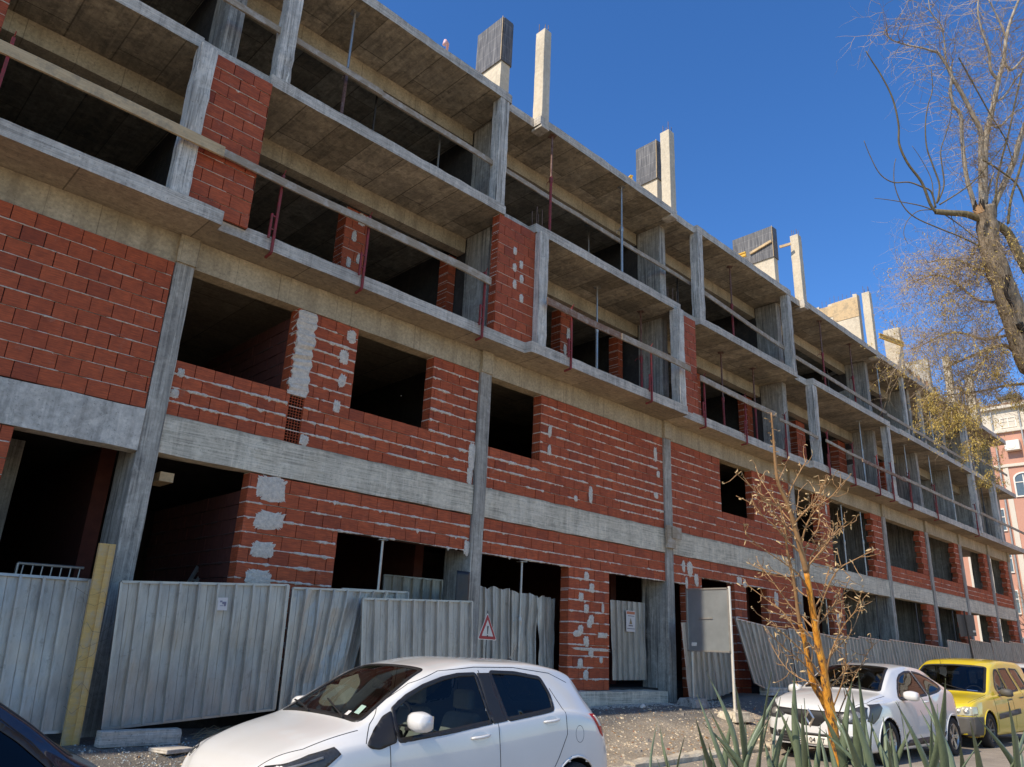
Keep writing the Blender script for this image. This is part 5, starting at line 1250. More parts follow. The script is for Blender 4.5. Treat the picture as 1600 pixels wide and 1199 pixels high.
PC = dict(L=4.45, W=1.74, paint=YEL, cup=YEL,
    hw=[(0, .70), (.04, .77), (.12, .815), (.35, .85), (.8, .868), (3.6, .865), (4.1, .84), (4.35, .79), (4.45, .70)],
    zs=[(0, .60), (.06, .72), (.3, .82), (1.0, .90), (1.6, .93), (2.5, .97), (3.6, 1.02), (4.2, 1.0), (4.36, .9), (4.45, .5)],
    zt=[(0, .62), (.04, .74), (.14, .80), (.4, .87), (1.0, .955), (1.08, .98), (1.4, 1.2), (1.72, 1.43), (1.85, 1.50), (2.2, 1.60), (2.8, 1.64), (3.6, 1.63), (4.0, 1.585), (4.15, 1.47), (4.28, 1.15), (4.38, .9), (4.45, .55)],
    rw=[(0, .55), (.1, .68), (.3, .73), (1.05, .76), (1.5, .73), (1.9, .68), (3.6, .67), (4.1, .65), (4.3, .66), (4.45, .6)],
    zb=[(0, .24), (.2, .19), (4.1, .22), (4.45, .3)],
    side=[dict(P=[(1.72, .955), (1.62, 1.08), (1.86, 1.33), (1.98, 1.41), (2.10, 1.42), (2.30, 1.0)], r=.03),
          dict(P=[(2.22, 1.43), (2.72, 1.45), (3.02, 1.04), (2.42, 1.005)], m=M_['glass']),
          dict(P=[(2.92, 1.45), (3.42, 1.44), (3.75, 1.09), (3.22, 1.06)], m=M_['tint'])],
    arch=[(.80, .315, .36), (3.70, .315, .36)], wr=.315, ws=(1.12, 1.83, .72, .60), rs=(4.16, 4.32, .5, .55), spokes=8, rimmat=plain('steel_rim', (.16, .155, .15), .5, .5), lip=YEL,
    seams=[[(1.22, .90), (1.24, .5), (1.28, .27)], [(2.15, 1.45), (2.36, .97), (2.4, .5), (2.38, .27)], [(2.84, 1.47), (3.14, 1.03), (3.2, .8), (3.25, .5)]],
    topseams=[[(.16, -.70), (.5, -.76), (1.05, -.76)]], mirror=(1.62, .95), mirmat=M_['grey_trim'], handles=[(2.08, .85), (2.85, .88)], hmat=M_['grey_trim'], detail=det_log, seatmat=M_['dash'])
car('yellow_estate_car', 'yellow estate car with grey bumpers parked behind the white hatchback', PC, (17.15, 5.95, -1.38), R(-1))

# --- dark blue hatchback at the lower left
def det_none(t, patch, cast, seam):
    for sg in (-1, 1):
        patch('tail_light', [(3.78, .66), (3.92, .64), (3.95, .48), (3.82, .48)], 'y', sg, .005, M_['redlens'], res=.03)
PD = dict(L=4.1, W=1.76, paint=NAVY, cup=NAVY,
    hw=[(0, .60), (.05, .70), (.2, .80), (.5, .86), (1.2, .88), (2.8, .88), (3.4, .865), (3.8, .81), (4.0, .76), (4.1, .65)],
    zs=[(0, .5), (.2, .70), (.9, .80), (1.6, .79), (2.6, .79), (3.2, .78), (3.6, .74), (3.9, .66), (4.1, .5)],
    zt=[(0, .52), (.1, .68), (.4, .84), (1.0, .96), (1.1, .99), (1.5, 1.24), (1.85, 1.40), (2.3, 1.45), (2.7, 1.43), (3.05, 1.34), (3.4, 1.14), (3.7, .93), (3.95, .80), (4.05, .70), (4.1, .5)],
    rw=[(0, .5), (.3, .66), (1.1, .70), (1.85, .58), (2.7, .57), (3.2, .56), (3.6, .60), (4.1, .55)],
    zb=[(0, .24), (.2, .2), (3.7, .2), (4.1, .3)],
    side=[dict(P=[(1.35, .84), (1.62, 1.10), (1.92, 1.28), (2.2, 1.33), (2.3, .84)], r=.03), dict(P=[(2.36, .84), (2.3, 1.345), (2.75, 1.325), (3.05, 1.215), (3.38, 1.005), (3.56, .86), (3.5, .82)], m=M_['tint'])],
    arch=[(.85, .31, .355), (3.35, .31, .355)], wr=.31, ws=(1.14, 1.84, .66, .52), rs=(3.12, 3.70, .48, .54),
    seams=[[(2.33, 1.35), (2.34, .9), (2.36, .3)], [(2.3, 1.37), (2.8, 1.345), (3.15, 1.20), (3.45, .99), (3.6, .85)]], mirror=(1.5, .93), handles=[(2.05, .82)], detail=det_none, seatmat=M_['dash'])
car('dark_hatchback', 'glossy dark blue hatchback cut off by the lower left corner of the photo', PD, (-2.04, 5.95, -1.60))
# --- white van like car beyond the yellow one
def det_suv(t, patch, cast, seam):
    for sg in (-1, 1):
        m = MB(); pts = [cast(1.9+k*.2, sg*.55, 'z', 1) for k in range(11)]; m.tube([h[0]+Vector((0, 0, .04)) for h in pts if h], .018, 6); m.build('roof_rail', M_['black'], t)
        patch('headlight', rounded([(sg*.5, .68), (sg*.62, .76), (sg*.80, .78), (sg*.82, .68)], .02), 'x', -1, .006, M_['lampin'], res=.03)
    patch('grille', [(-.45, .55), (.45, .55), (.45, .72), (-.45, .72)], 'x', -1, .006, M_['trim'], res=.05)
PE = dict(PC); PE.update(paint=WHITE2, cup=CUPW, mirmat=WHITE2, hmat=WHITE2, lip=WHITE2, detail=det_suv, seatmat=M_['dash'])
car('white_estate_car', 'white estate car with black roof rails cut off by the right edge', PE, (23.4, 6.1, -1.36))

# ---------------------------------------------------------------- pink building at the far end
def stucco(name, a, b):
    t = NT(name); c = t.mix(t.noise(1.3, 7, rough=.7), a, b); t.bump(t.noise(30, 4), .3, .01); return t.out(c, .9)
PK = stucco('pink_stucco', (.46, .25, .20), (.56, .33, .27)); CW = stucco('cream_stucco', (.56, .54, .50), (.66, .64, .60))
WG = plain('window_glass', (.10, .14, .18), .08, 0, .3)
t = empty('apartment_building', (57, 8, -1.5), 0, 'pink and cream apartment building with arched windows seen past the far end', 'building')
m = MB(); m.box(0, 14, -22, 18, 0, 16.5); m.build('wall', PK, t)
m = MB(); m.box(-.05, 14, -22, 18, 16.5, 18.0); m.box(-.5, .0, 6.3, 7.9, 0, 16.4); m.box(-.06, 0, 4.9, 5.2, 0, 14.2); m.box(-.06, 0, -8.6, -7.4, 0, 14.6); m.box(-.3, 0, 7.9, 12.0, 9.2, 10.6); m.box(-.3, 0, 7.9, 12.0, 12.4, 13.6); m.build('cream_wall', CW, t)
m = MB(); m.box(-.35, 14.3, -22.4, 18.4, 18.0, 18.2); m.box(-.2, 0, -22, 18, 16.4, 16.6); m.box(-.12, 0, -22, 6.2, 14.1, 14.3); m.build('cornice', CW, t, bevel=.03)
m = MB(); m.box(1.2, 2.4, 4.0, 4.9, 18.2, 19.0); o = m.build('chimney', CW, t); m = MB(); m.box(1.0, 2.6, 3.8, 5.1, 19.02, 19.2); m.build('chimney_cap', M_['dsteel'], o)
m = MB(); m.box(-.3, 14.2, -22.3, 18.3, 18.2, 18.35); m.build('roof', M_['plankbrown'], t)
def win(y, z, w_, h_, arch=False):
    f = MB(); pts = [(y-w_/2, z), (y+w_/2, z), (y+w_/2, z+h_)]
    if arch: pts = pts[:2]+[(y+w_/2*math.cos(a), z+h_*.8+h_*.25*math.sin(a)) for a in [math.pi*k/10 for k in range(11)]]
    else: pts.append((y-w_/2, z+h_))
    cy, cz = y, z+h_/2
    o_ = [(cy+(a-cy)*1.18, cz+(b-cz)*1.12) for a, b in pts]; n = len(pts)
    f.v = [(-.09, a, b) for a, b in o_]+[(-.09, a, b) for a, b in pts]+[(-.04, a, b) for a, b in pts]+[(-.0, a, b) for a, b in o_]
    for i in range(n):
        j = (i+1) % n; f.face((i, j, n+j, n+i)); f.face((n+i, n+j, 2*n+j, 2*n+i)); f.face((3*n+i, 3*n+j, j, i))
    f.box(-.085, -.05, y-.03, y+.03, z, z+h_*.98); f.box(-.083, -.05, y-w_/2, y+w_/2, z+h_*.62, z+h_*.66)
    fo = f.build('window', M_['white'], t, fix=True); g = MB(); g.poly([(-.045, a, b) for a, b in pts]); g.build('pane', WG, fo)
for zi, z in enumerate((1.6, 4.95, 7.5, 12.2)):
    for y in (-15, -11.5, -6, -2.5, .8, 2.6, 4.15, 9.6, 13.5): win(y, z, .95, 1.35, zi == 3)
for z in (2.2, 5.0, 7.5, 10.1): win(5.75, z, .42, 1.3)
for z in (5.0, 7.9, 10.4, 13.2): win(7.1, z, .9, 1.3) if 0 else None
for z in (10.9, 13.9): win(9.3, z, 1.3, 1.2); win(11.0, z, 1.0, 1.2)
for y in (-12, -5, -.5, 2.2, 4.45, 9.8, 13): win(y, 16.75, .8, .6)
m = MB(); m.box(-.5, -.05, 3.95, 4.8, 15.1, 15.75); m.lathe([(.26, 0), (.26, .02), (0, .02)], 20, Matrix.Translation((-.5, 4.4, 15.42)) @ Matrix.Rotation(R(-90), 4, 'Y')); tag(m.build('air_conditioner', M_['white'], bevel=.02), 'white air conditioner box on the pink facade', 'air conditioner')
bpy.data.objects['air_conditioner'].location = (57, 8, -1.5)
m = MB()
for y in (1.5, 3.75, 5.35): m.tube([(-.15, y, 0), (-.15, y, 17.9)], .06, 8)
m.build('drainpipe', M_['galv'], t)

# ---------------------------------------------------------------- trees
def bark(name, a, b, sc=1, bmp=.8):
    t = NT(name); n = t.noise(1, 7, t.pos((14*sc, 14*sc, 2.5*sc)), .7); c = t.mix(t.ramp(n, [(.35, 0), (.62, 1)]), a, b); t.bump(n, bmp, .03/sc); return t.out(c, .92)
M_['bark'] = bark('rough_bark', (.11, .09, .065), (.36, .31, .25)); M_['barkpale'] = bark('pale_smooth_bark', (.24, .22, .19), (.50, .47, .42), 1.5, .3)
M_['barkgreen'] = bark('olive_smooth_bark', (.10, .09, .055), (.20, .175, .11), 1.5, .2); M_['twig'] = plain('grey_twig', (.38, .31, .23), .9, 0, .4); M_['deadwood'] = plain('black_deadwood', (.025, .02, .016), .95)
M_['split'] = wood('split_wood', (.35, .20, .09), (.55, .38, .22), (.20, .12, .07)); M_['catkin'] = plain('olive_catkins', (.46, .36, .10), .85, 0, .45, 30)
DT = 13.6
def pl3(lst, d=DT): return [at(x, y, d+(q[0] if q else 0)) for x, y, *q in lst]
def smoothp(P, k=4):
    out = []; n = len(P)
    for i in range(n-1):
        p0, p1, p2, p3 = P[max(0, i-1)], P[i], P[i+1], P[min(n-1, i+2)]
        for j in range(k):
            u = j/k; out.append(.5*((2*p1)+(p2-p0)*u+(2*p0-5*p1+4*p2-p3)*u*u+(3*p1-p0-3*p2+p3)*u**3))
    out.append(P[-1]); return out
tr = empty('pruned_tree', tuple(at(1665, 1010, DT)), 0, 'large bare pruned tree with a broken stub and yellow olive catkins at the right edge', 'tree'); O = Vector(tr.location); O.z = road_z(O.x); tr.location = O
def limb(mb, lst, r0, r1, n=10, d=DT, rough=0, k=5):
    P = smoothp(pl3(lst, d), k); m_ = len(P); rr = [(r0+(r1-r0)*(i/(m_-1))**.85)*(1+rough*noise.noise(Vector((i*.7, r0*9, 2)))) for i in range(m_)]
    mb.tube([p-O for p in P], rr, n); return P
trunk = MB(); base = O+Vector((0, 0, -.2)); TP = [base, base+Vector((-.05, .02, 1.2))]+pl3([(1640, 640), (1608, 560), (1583, 490), (1562, 430), (1548, 390), (1542, 350), (1538, 322)])
P = smoothp(TP, 5); trunk.tube([p-O for p in P], [(.165+.17*(1-i/(len(P)-1))**2.2)*(1+.14*noise.noise(Vector((i*.6, 1, 2)))) for i in range(len(P))], 18); trunk.build('trunk', M_['bark'], tr, smooth=True)
st = MB(); ctr = at(1537, 318, DT)-O     # splintered stub
for k in range(16):
    a = rnd.uniform(0, 6.28); r = rnd.uniform(.02, .17); b0 = ctr+CR*r*math.cos(a)+_f*r*math.sin(a)-CU*.12; st.tube([b0, b0+CU*rnd.uniform(.06, .2)+CR*rnd.uniform(-.06, .06)], [.035, .006], 5)
st.build('broken_stub', M_['deadwood'], tr)
st = MB(); 
for k in range(7): b0 = at(1527+k*1.5, 334-k*.5, DT-.2)-O; st.tube([b0, b0+CU*rnd.uniform(.05, .17)-CR*rnd.uniform(.02, .09)], [.03, .006], 5)
st.build('split_wood', M_['split'], tr)
dk = MB(); limb(dk, [(1575, 430, -.25), (1572, 458, -.27), (1583, 480, -.27)], .05, .02, 6); limb(dk, [(1592, 505, -.2), (1600, 520, -.2)], .06, .05, 6); dk.build('rotten_hollow', M_['deadwood'], tr)
PAL = [([(1528, 340), (1519, 308), (1512, 285), (1507, 255), (1503, 215), (1501, 180), (1490, 165), (1485, 145), (1487, 120), (1485, 105)], .045, .022),
       ([(1538, 345), (1537, 300), (1538, 260), (1540, 220), (1546, 190), (1553, 160), (1560, 125), (1568, 95), (1572, 60), (1580, 30), (1592, 0)], .075, .02),
       ([(1535, 345), (1534, 300), (1533, 240), (1532, 205), (1520, 180), (1505, 150), (1490, 125), (1478, 100), (1465, 82)], .06, .022),
       ([(1465, 82), (1440, 75), (1415, 70), (1392, 62), (1380, 50)], .022, .007),
       ([(1541, 335), (1542, 308), (1548, 285), (1553, 270)], .035, .012), ([(1545, 345), (1558, 310), (1570, 285), (1585, 250), (1593, 220), (1604, 190)], .06, .045),
       ([(1560, 125), (1548, 110), (1545, 80), (1535, 50), (1528, 20), (1530, -10)], .03, .012), ([(1568, 95), (1580, 110), (1600, 90)], .03, .02), ([(1545, 190), (1560, 200), (1580, 180), (1605, 165)], .02, .012),
       ([(1478, 100), (1476, 70), (1470, 40), (1455, 20), (1450, -5)], .018, .008), ([(1572, 60), (1560, 30), (1545, 0)], .02, .01), ([(1553, 160), (1570, 150), (1590, 120), (1606, 110)], .02, .012)]
GRN = [([(1607, 425), (1590, 395), (1575, 365), (1555, 350), (1530, 342), (1510, 335), (1485, 333), (1462, 331)], .085, .05),
       ([(1462, 331), (1453, 318), (1440, 285), (1418, 255), (1405, 225), (1404, 195), (1395, 155), (1378, 120), (1362, 95), (1353, 80)], .028, .009),
       ([(1462, 325), (1455, 300), (1440, 292), (1420, 285), (1395, 285), (1375, 272), (1360, 245), (1350, 220)], .018, .006),
       ([(1464, 318), (1468, 290), (1458, 260), (1448, 230), (1446, 195), (1450, 165), (1457, 140), (1455, 108)], .018, .006),
       ([(1466, 315), (1475, 290), (1472, 260), (1470, 235), (1478, 210), (1485, 185), (1488, 155)], .014, .006),
       ([(1462, 330), (1440, 322), (1410, 316), (1385, 312), (1366, 310)], .014, .005), ([(1458, 305), (1455, 280), (1440, 250), (1425, 228)], .011, .004),
       ([(1475, 335), (1490, 345), (1510, 360), (1540, 385)], .012, .008), ([(1540, 390), (1505, 372), (1470, 358), (1430, 340), (1410, 320), (1398, 290), (1397, 262), (1400, 248)], .018, .006),
       ([(1468, 320), (1500, 300), (1525, 280), (1550, 250), (1570, 225)], .014, .008), ([(1460, 328), (1435, 330), (1418, 345), (1412, 365), (1419, 382)], .010, .004), ([(1485, 335), (1492, 355), (1497, 385)], .008, .003),
       ([(1556, 340), (1557, 290), (1565, 250), (1578, 200), (1588, 150), (1598, 110)], .022, .014), ([(1575, 350), (1580, 310), (1592, 270), (1604, 230)], .025, .02), ([(1536, 250), (1560, 265), (1590, 290), (1605, 330)], .02, .015), ([(1498, 90), (1520, 130), (1548, 180), (1572, 220), (1584, 260)], .014, .010)]
tips = []
for nm, LST, mt in (('pale_branch', PAL, 'barkpale'), ('branch', GRN, 'barkgreen')):
    for lst, r0, r1 in LST:
        mb = MB(); P = limb(mb, lst, r0, r1, 8 if r0 > .03 else 6, DT+(.0 if nm == 'branch' else .15)); mb.build(nm, M_[mt], tr, smooth=True)
        if nm == 'pale_branch': tips += [(p, (P[min(i+1, len(P)-1)]-P[max(0, i-1)]).normalized(), r1) for i, p in enumerate(P) if i > len(P)*.15]
low = [([(1598, 560), (1570, 540), (1540, 548), (1510, 560), (1478, 575)], .05, .012), ([(1600, 600), (1570, 603), (1540, 610), (1505, 615), (1475, 618)], .03, .008), ([(1590, 500), (1560, 520), (1540, 560), (1522, 580), (1510, 590)], .02, .008),
       ([(1570, 470), (1530, 470), (1490, 440), (1460, 430), (1430, 440)], .03, .008), ([(1560, 430), (1525, 420), (1490, 405), (1450, 410)], .03, .008), ([(1600, 480), (1570, 465), (1545, 440), (1542, 420), (1555, 400), (1580, 390)], .012, .008), ([(1590, 520), (1540, 530), (1500, 520), (1470, 525), (1440, 540), (1425, 545)], .03, .006),
       ([(1555, 395), (1540, 370), (1528, 385), (1520, 400)], .02, .008)]
tl2 = []
for lst, r0, r1 in low:
    mb = MB(); P = limb(mb, lst, r0, r1, 7, DT+.3); mb.build('branch', M_['twig'], tr, smooth=True); tl2 += [(p, (P[min(i+1, len(P)-1)]-P[max(0, i-1)]).normalized(), r1) for i, p in enumerate(P) if i > 2]
tw = MB(); ck = MB()
def twig(p, d, L, r, lvl, cat, droop=.0):
    pts = [p]; q = p.copy(); dd_ = d.copy(); n = 5
    for i in range(n):
        dd_ = (dd_+Vector((rnd.gauss(0, .22), rnd.gauss(0, .22), rnd.gauss(0, .22)-droop))).normalized(); q = q+dd_*L/n; pts.append(q.copy())
    tw.tube([a-O for a in pts], [r*(1-.75*i/n) for i in range(n+1)], 3, cap=False)
    if lvl > 0:
        for k in range(rnd.choice((2, 3, 4))):
            i = rnd.randint(1, n); nd = (dd_+Vector((rnd.gauss(0, .7), rnd.gauss(0, .7), rnd.gauss(0, .7)))).normalized(); twig(pts[i], nd, L*rnd.uniform(.5, .8), r*.65, lvl-1, cat, droop)
    if cat:
        for a in pts[1:]:
            for _ in range(cat):
                if rnd.random() < .6:
                    c = a+Vector((rnd.gauss(0, .03), rnd.gauss(0, .03), rnd.gauss(-.02, .03))); e = Vector((rnd.gauss(0, .4), rnd.gauss(0, .4), rnd.uniform(-1, -.2))).normalized()*rnd.uniform(.02, .05); s_ = e.cross(Vector((rnd.gauss(0, 1), rnd.gauss(0, 1), .3))).normalized()*.006
                    ck.poly([c-s_-O, c+s_-O, c+e+s_*.6-O, c+e-s_*.6-O])
for (p, d, r1) in tips:
    for _ in range(rnd.choice((1, 1, 2)) if p.z > 8 else 1):
        nd = (d*.4+Vector((rnd.gauss(0, .7), rnd.gauss(0, .7), rnd.gauss(.1, .6)))).normalized(); twig(p, nd, rnd.uniform(.4, .85), .0058, 2 if rnd.random() < .6 else 1, 0)
for (p, d, r1) in tl2:
    for _ in range(4):
        nd = (d*.5+Vector((rnd.gauss(0, .8), rnd.gauss(0, .8), rnd.gauss(.0, .5)))).normalized(); twig(p, nd, rnd.uniform(.4, .8), .0045, 2, rnd.choice((0, 0, 1)), .04)
# fine twig cloud left of the trunk
for _ in range(150):
    x = rnd.triangular(1420, 1600, 1560); y = rnd.gauss(480, 62)
    if x < 1450 and abs(y-470) > 70: continue
    p = at(x, y, DT+rnd.uniform(-.6, 1.4)); nd = (CR*rnd.uniform(-1, -.1)+Vector((rnd.gauss(0, .5), rnd.gauss(0, .5), rnd.gauss(.1, .5)))).normalized(); twig(p, nd, rnd.uniform(.4, .85), .0032, 2, rnd.choice((0, 0, 0, 1)), .02)
for cx_, cy_, sx_, sy_, n_ in ((1480, 645, 19, 12, 55), (1455, 615, 12, 9, 14), (1510, 690, 10, 8, 10), (1560, 600, 20, 14, 16), (1545, 745, 10, 8, 9), (1580, 620, 20, 10, 10), (1480, 470, 22, 12, 12), (1550, 560, 16, 12, 9), (1530, 700, 14, 18, 10)):
    for _ in range(n_):
        p = at(rnd.gauss(cx_, sx_), rnd.gauss(cy_, sy_), DT+rnd.uniform(-.4, .8)); twig(p, Vector((rnd.gauss(0, .6), rnd.gauss(0, .6), rnd.uniform(-.8, .4))).normalized(), rnd.uniform(.15, .35), .005, 1, 4, .05)
tag(tw.build('twigs', M_['twig'], tr), kind='stuff'); tag(ck.build('catkins', M_['catkin'], tr), kind='stuff')

# ---------------------------------------------------------------- orange barked sapling
def obark():
    t = NT('orange_peeling_bark'); n = t.noise(1, 5, t.pos((60, 60, 7)), .7); c = t.mix(t.ramp(n, [(.4, 0), (.6, 1)]), (.55, .21, .02), (.85, .42, .05)); d = t.ramp(t.noise(1, 6, t.pos((40, 40, 6)), .75), [(.52, 0), (.60, 1)])
    c = t.mix(d, c, (.10, .05, .03)); gr = t.ramp(t.noise(1, 4, t.pos((25, 25, 3)), .6), [(.56, 0), (.66, 1)]); c = t.mix(t.math('MULTIPLY', gr, .6), c, (.30, .22, .14)); t.bump(n, .5, .004); return t.out(c, .6)
M_['obark'] = obark(); M_['youngtwig'] = plain('tan_twig', (.33, .20, .095), .75, 0, .5, 20); M_['dryleaf'] = plain('curled_dry_leaf', (.52, .40, .23), .8, 0, .4, 40)
DS = 3.5; SPB = at(1312, 1200, DS); SPB.z = -1.45; sp = empty('sapling', tuple(SPB), 0, 'young sapling with orange peeling bark and curled dry leaf tips', 'tree'); O2 = Vector(sp.location)
def sl(name, lst, r0, r1, mt, n=8, d=DS, dz=0):
    P = smoothp([at(x, y, d+(q[0] if q else 0)) for x, y, *q in lst], 5); P = [p-O2 for p in P]; k = len(P); mb = MB(); rr = [(r0+(r1-r0)*(i/(k-1)))*(1+.12*noise.noise(Vector((i*1.1, r0*50, 1)))) for i in range(k)]; mb.tube(P, rr, n); mb.build(name, M_[mt], sp, smooth=True); return P
T0 = sl('trunk', [(1316, 1320), (1311, 1190), (1304, 1154), (1297, 1109), (1291, 1075), (1286, 1041), (1278.5, 1007), (1270, 954), (1260, 894)], .027, .0125, 'obark', 12)
T1 = sl('trunk_top', [(1260, 894), (1250, 854), (1233, 793.5), (1217, 757), (1212, 727), (1209, 690), (1205, 645)], .014, .0035, 'youngtwig', 8)
sl('stem', [(1297, 1115), (1284, 1090), (1271, 1068), (1263, 1029), (1257, 1000), (1250, 975)], .019, .010, 'obark', 10, DS+.06)
T2 = sl('stem', [(1250, 975), (1246, 950), (1240, 905), (1230, 860), (1226, 820), (1215, 780)], .010, .003, 'youngtwig', 7, DS+.06)
BR = [[(1291, 1065), (1297, 1025), (1317, 980), (1337, 954), (1346, 925)], [(1278, 1000), (1280, 960), (1293, 920), (1310, 890), (1337, 874), (1372, 857)], [(1262, 905), (1267, 870), (1285, 850), (1310, 830), (1331, 816)], [(1251, 860), (1257, 830), (1267, 808), (1284, 787), (1300, 775), (1314, 758)],
      [(1228, 800), (1234, 770), (1243, 750), (1261, 718)], [(1274, 985), (1255, 965), (1233, 944), (1205, 905), (1183, 877)], [(1285, 1035), (1270, 1012), (1250, 994), (1225, 958), (1195, 935), (1170, 916)], [(1290, 1065), (1262, 1028), (1235, 1000), (1210, 980), (1189, 963)],
      [(1252, 865), (1235, 850), (1213, 825), (1193, 807), (1175, 788), (1150, 775)], [(1232, 798), (1217, 790), (1195, 783), (1175, 762), (1148, 738)], [(1297, 1095), (1262, 1044), (1235, 1020), (1207, 996)], [(1264, 925), (1250, 900), (1225, 880), (1195, 860), (1165, 835)], [(1245, 835), (1222, 815), (1200, 800)],
      [(1305, 1130), (1325, 1080), (1345, 1040), (1365, 1005)], [(1270, 955), (1284, 930), (1292, 905), (1298, 880)], [(1238, 810), (1246, 790), (1248, 765)], [(1256, 880), (1262, 850), (1278, 825), (1280, 790)], [(1285, 1050), (1305, 1010), (1315, 960), (1312, 925)], [(1292, 1075), (1250, 1060), (1225, 1040), (1206, 1010)], [(1215, 755), (1222, 740), (1228, 728)],
      [(1280, 1010), (1258, 985), (1238, 970), (1205, 955)], [(1300, 1110), (1318, 1060), (1322, 1020), (1318, 990)], [(1266, 935), (1250, 925), (1232, 905), (1210, 893), (1190, 890)]]
for _ in range(16):
    x0_, y0_ = rnd.choice([(1250, 850), (1265, 920), (1275, 980), (1285, 1040), (1240, 820), (1292, 1080), (1258, 890)]); sd2 = rnd.choice((-1, 1)); L_ = rnd.uniform(35, 85)
    BR.append([(x0_, y0_), (x0_+sd2*L_*.3, y0_-L_*.35), (x0_+sd2*L_*.6, y0_-L_*rnd.uniform(.6, .8)), (x0_+sd2*L_*.8, y0_-L_*rnd.uniform(.9, 1.3))])
lf = MB(); bud = MB()
def curl(p, s):
    ax = Vector((rnd.gauss(0, 1), rnd.gauss(0, 1), rnd.gauss(0, 1))).normalized(); u = ax.orthogonal().normalized(); v = ax.cross(u); pts = []; k = 6; wd = s*rnd.uniform(.07, .14); tot = rnd.uniform(.5, 2.6)
    for i in range(k+1):
        a = tot*i/k; c = p+(u*math.cos(a)+v*math.sin(a)-u)*s*1.1/max(.8, tot); w_ = ax*wd*math.sin(math.pi*(.1+.85*i/k)); pts.append((c-w_, c+w_))
    n0 = len(lf.v)
    for a, b in pts: lf.v += [tuple(a), tuple(b)]
    for i in range(k): q = n0+2*i; lf.face((q, q+1, q+3, q+2))
for bi, b in enumerate(BR):
    dz = rnd.uniform(-.25, .35); lst = [(x, y, dz*i/(len(b)-1)) for i, (x, y) in enumerate(b)]; P = sl('branch', lst, .0048 if bi < 12 else .0038, .0014, 'youngtwig', 6)
    for i in range(3, len(P)):
        for _ in range(2):
            if rnd.random() < .22: curl(P[i]+Vector((rnd.gauss(0, .006), rnd.gauss(0, .006), rnd.gauss(0, .006))), rnd.uniform(.014, .032))
        if rnd.random() < .5:
            d = (P[i]-P[i-1]).normalized(); s = P[i].copy(); q = [s]; dd_ = (d+Vector((rnd.gauss(0, .7), rnd.gauss(0, .7), rnd.gauss(0, .7)))).normalized()
            for _ in range(3): s = s+dd_*rnd.uniform(.012, .035); q.append(s); dd_ = (dd_+Vector((rnd.gauss(0, .3), rnd.gauss(0, .3), .2))).normalized()
            bud.tube(q, [.0022, .0018, .0014, .001], 4); curl(s, rnd.uniform(.014, .032)); 
            if rnd.random() < .5: curl(q[2], rnd.uniform(.012, .03))
for P in (T1, T2):
    for p in P[6:]:
        for _ in range(2): 
            d = Vector((rnd.gauss(0, 1), rnd.gauss(0, 1), rnd.gauss(.3, .6))).normalized(); q = p+d*rnd.uniform(.01, .03); bud.tube([p, q], [.002, .001], 4); curl(q, rnd.uniform(.012, .028))
tag(lf.build('dry_leaves', M_['dryleaf'], sp, smooth=True), kind='stuff'); tag(bud.build('twiglets', M_['youngtwig'], sp), kind='stuff')

# ---------------------------------------------------------------- blade leaved plants in the foreground
def blade():
    t = NT('grey_green_blade'); n = t.noise(1, 4, t.pos((6, 6, 2))); c = t.mix(n, (.085, .125, .075), (.19, .24, .16)); f = t.noise(1, 3, t.pos((160, 160, 4))); c = t.mix(.3, c, t.ramp(f, [(.3, .3), (.7, .8)]), 'OVERLAY')
    t.b.inputs['Transmission Weight'].default_value = 0; return t.out(c, .42)
M_['blade'] = blade(); M_['bladedry'] = plain('dry_blade_tip', (.30, .24, .13), .7)
CL = [((1180, 1330), 2.7, [(1107, 1056), (1108, 1108), (1098, 1130), (1087, 1122), (1149, 1068), (1165, 1127), (1206, 1050), (1145, 1118), (1192, 1118), (1219, 1075)], 'leftmost'),
      ((1262, 1340), 2.45, [(1241, 1050), (1220, 1089), (1257, 1091), (1252, 1103), (1278, 1102), (1232, 1120), (1299, 1105), (1213, 1100), (1282, 1130), (1206, 1118)], 'behind the base of the orange sapling'),
      ((1352, 1350), 2.3, [(1341, 1051), (1332, 1060), (1319, 1070), (1364, 1115), (1300, 1120), (1380, 1120), (1390, 1130), (1332, 1083), (1315, 1125), (1290, 1140)], 'just right of the orange sapling'),
      ((1430, 1350), 2.35, [(1448, 1076), (1438, 1088), (1400, 1097), (1477.5, 1061), (1410, 1120), (1455, 1120), (1425, 1135), (1438, 1110), (1395, 1140), (1465, 1100)], 'before the rear of the badge car'),
      ((1525, 1380), 2.2, [(1525.6, 1119), (1575, 1093), (1534, 1158), (1611, 1110), (1500, 1160), (1516, 1128), (1590, 1150), (1620, 1140)], 'rightmost'),
      ((1085, 1330), 2.9, [(1031, 1134), (1070, 1152), (1040, 1178), (1060, 1185), (1026, 1185), (1098, 1175)], 'low, in front of the kerb')]
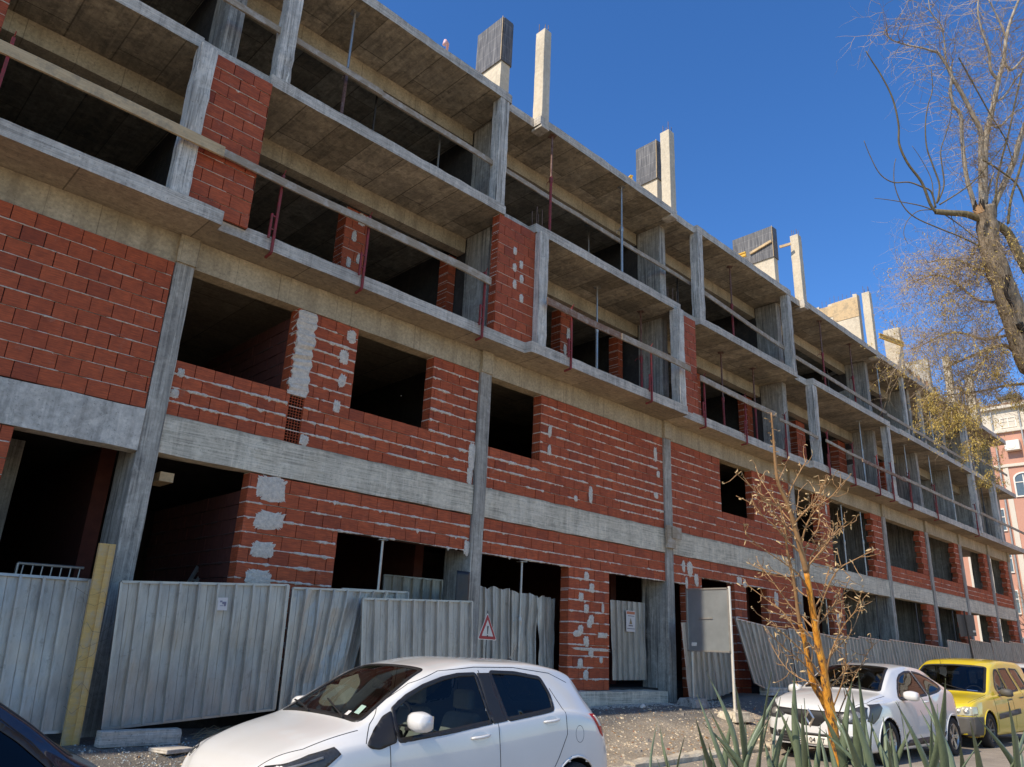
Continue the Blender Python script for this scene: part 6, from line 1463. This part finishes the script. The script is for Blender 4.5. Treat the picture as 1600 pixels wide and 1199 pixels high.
for gi, (bs, d, tp, lab) in enumerate(CL):
    bp = at(bs[0], bs[1], d); bz = road_z(bp.x)-.02; hub = bp.z-bz; q = Vector((bp.x, bp.y, bz)); t = empty('yucca_plant', tuple(q), 0, {0: 'leftmost tall clump of grey green sword leaves', 5: 'small low clump of thin sword leaves before the kerb'}.get(gi, 'clump of grey green sword leaves '+lab), 'plant', 'sword leaved plants in the foreground')
    m = MB(); m.tube([(0, 0, 0), (.02, .01, hub*.5), (0, 0, hub+.05)], [.07, .055, .05], 10); m.build('stem', M_['bark'], t, smooth=True)
    tp = tp+[(bs[0]+a_*rnd.uniform(40, 95), bs[1]-rnd.uniform(130, 230)) for a_ in ((-1,) if gi % 2 else (.8,))]
    more = [] if gi == 5 else [(x+rnd.uniform(-45, 45), y+rnd.uniform(25, 100)) for x, y in tp[::2]]
    for k, (x, y) in enumerate(tp+more):
        tip = at(x, y, d+rnd.uniform(-.25, .3)) - q; rootp = Vector((rnd.gauss(0, .04), rnd.gauss(0, .04), hub+rnd.uniform(-.08, .05))); wd = rnd.uniform(.009, .0135) if gi != 5 else .007
        bend = Vector((rnd.gauss(0, .05), rnd.gauss(0, .05), 0)); m = MB(); n = 12; dirv = (tip-rootp).normalized(); sd_ = dirv.cross(_f+Vector((rnd.gauss(0, .5), rnd.gauss(0, .5), 0))).normalized(); nn = sd_.cross(dirv)
        P_ = []
        for i in range(n+1):
            u = i/n; c = rootp+(tip-rootp)*u+bend*math.sin(math.pi*u); w_ = wd*(.75+.25*min(1, u/.5)) * (1 if u < .70 else max(.02, ((1-u)/.30)**.85)); P_.append([tuple(c-sd_*w_+nn*w_*.35), tuple(c-sd_*w_*.5+nn*w_*.05), tuple(c), tuple(c+sd_*w_*.5+nn*w_*.05), tuple(c+sd_*w_+nn*w_*.35)])
        m.grid(P_); o = m.build('leaf', M_['blade'], t, smooth=True); sdm = o.modifiers.new('thickness', 'SOLIDIFY'); sdm.thickness = .002
# small bare tree beyond the far end
tb = empty('bare_tree', (50, 10.2, -1.2), 0, 'small dark bare tree in front of the pink building', 'tree'); O3 = Vector(tb.location)
m = MB(); m.tube([(0, 0, 0), (.1, .1, 1.5), (0, .1, 3)], [.12, .1, .08], 8); m.build('trunk', M_['bark'], tb, smooth=True); m = MB()
def br3(p, d, L, r, l):
    q = p+d*L; m.tube([p, (p+q)/2+Vector((rnd.gauss(0, .05), rnd.gauss(0, .05), 0)), q], [r, r*.8, r*.6], 5)
    if l > 0:
        for _ in range(3): br3(q, (d+Vector((rnd.gauss(0, .6), rnd.gauss(0, .6), rnd.gauss(.1, .5)))).normalized(), L*.75, r*.6, l-1)
for k in range(4): br3(Vector((0, .1, 2.2+k*.3)), Vector((rnd.gauss(0, .6), rnd.gauss(0, .8), .8)).normalized(), 1.2, .05, 4)
m.build('branches', M_['bark'], tb)
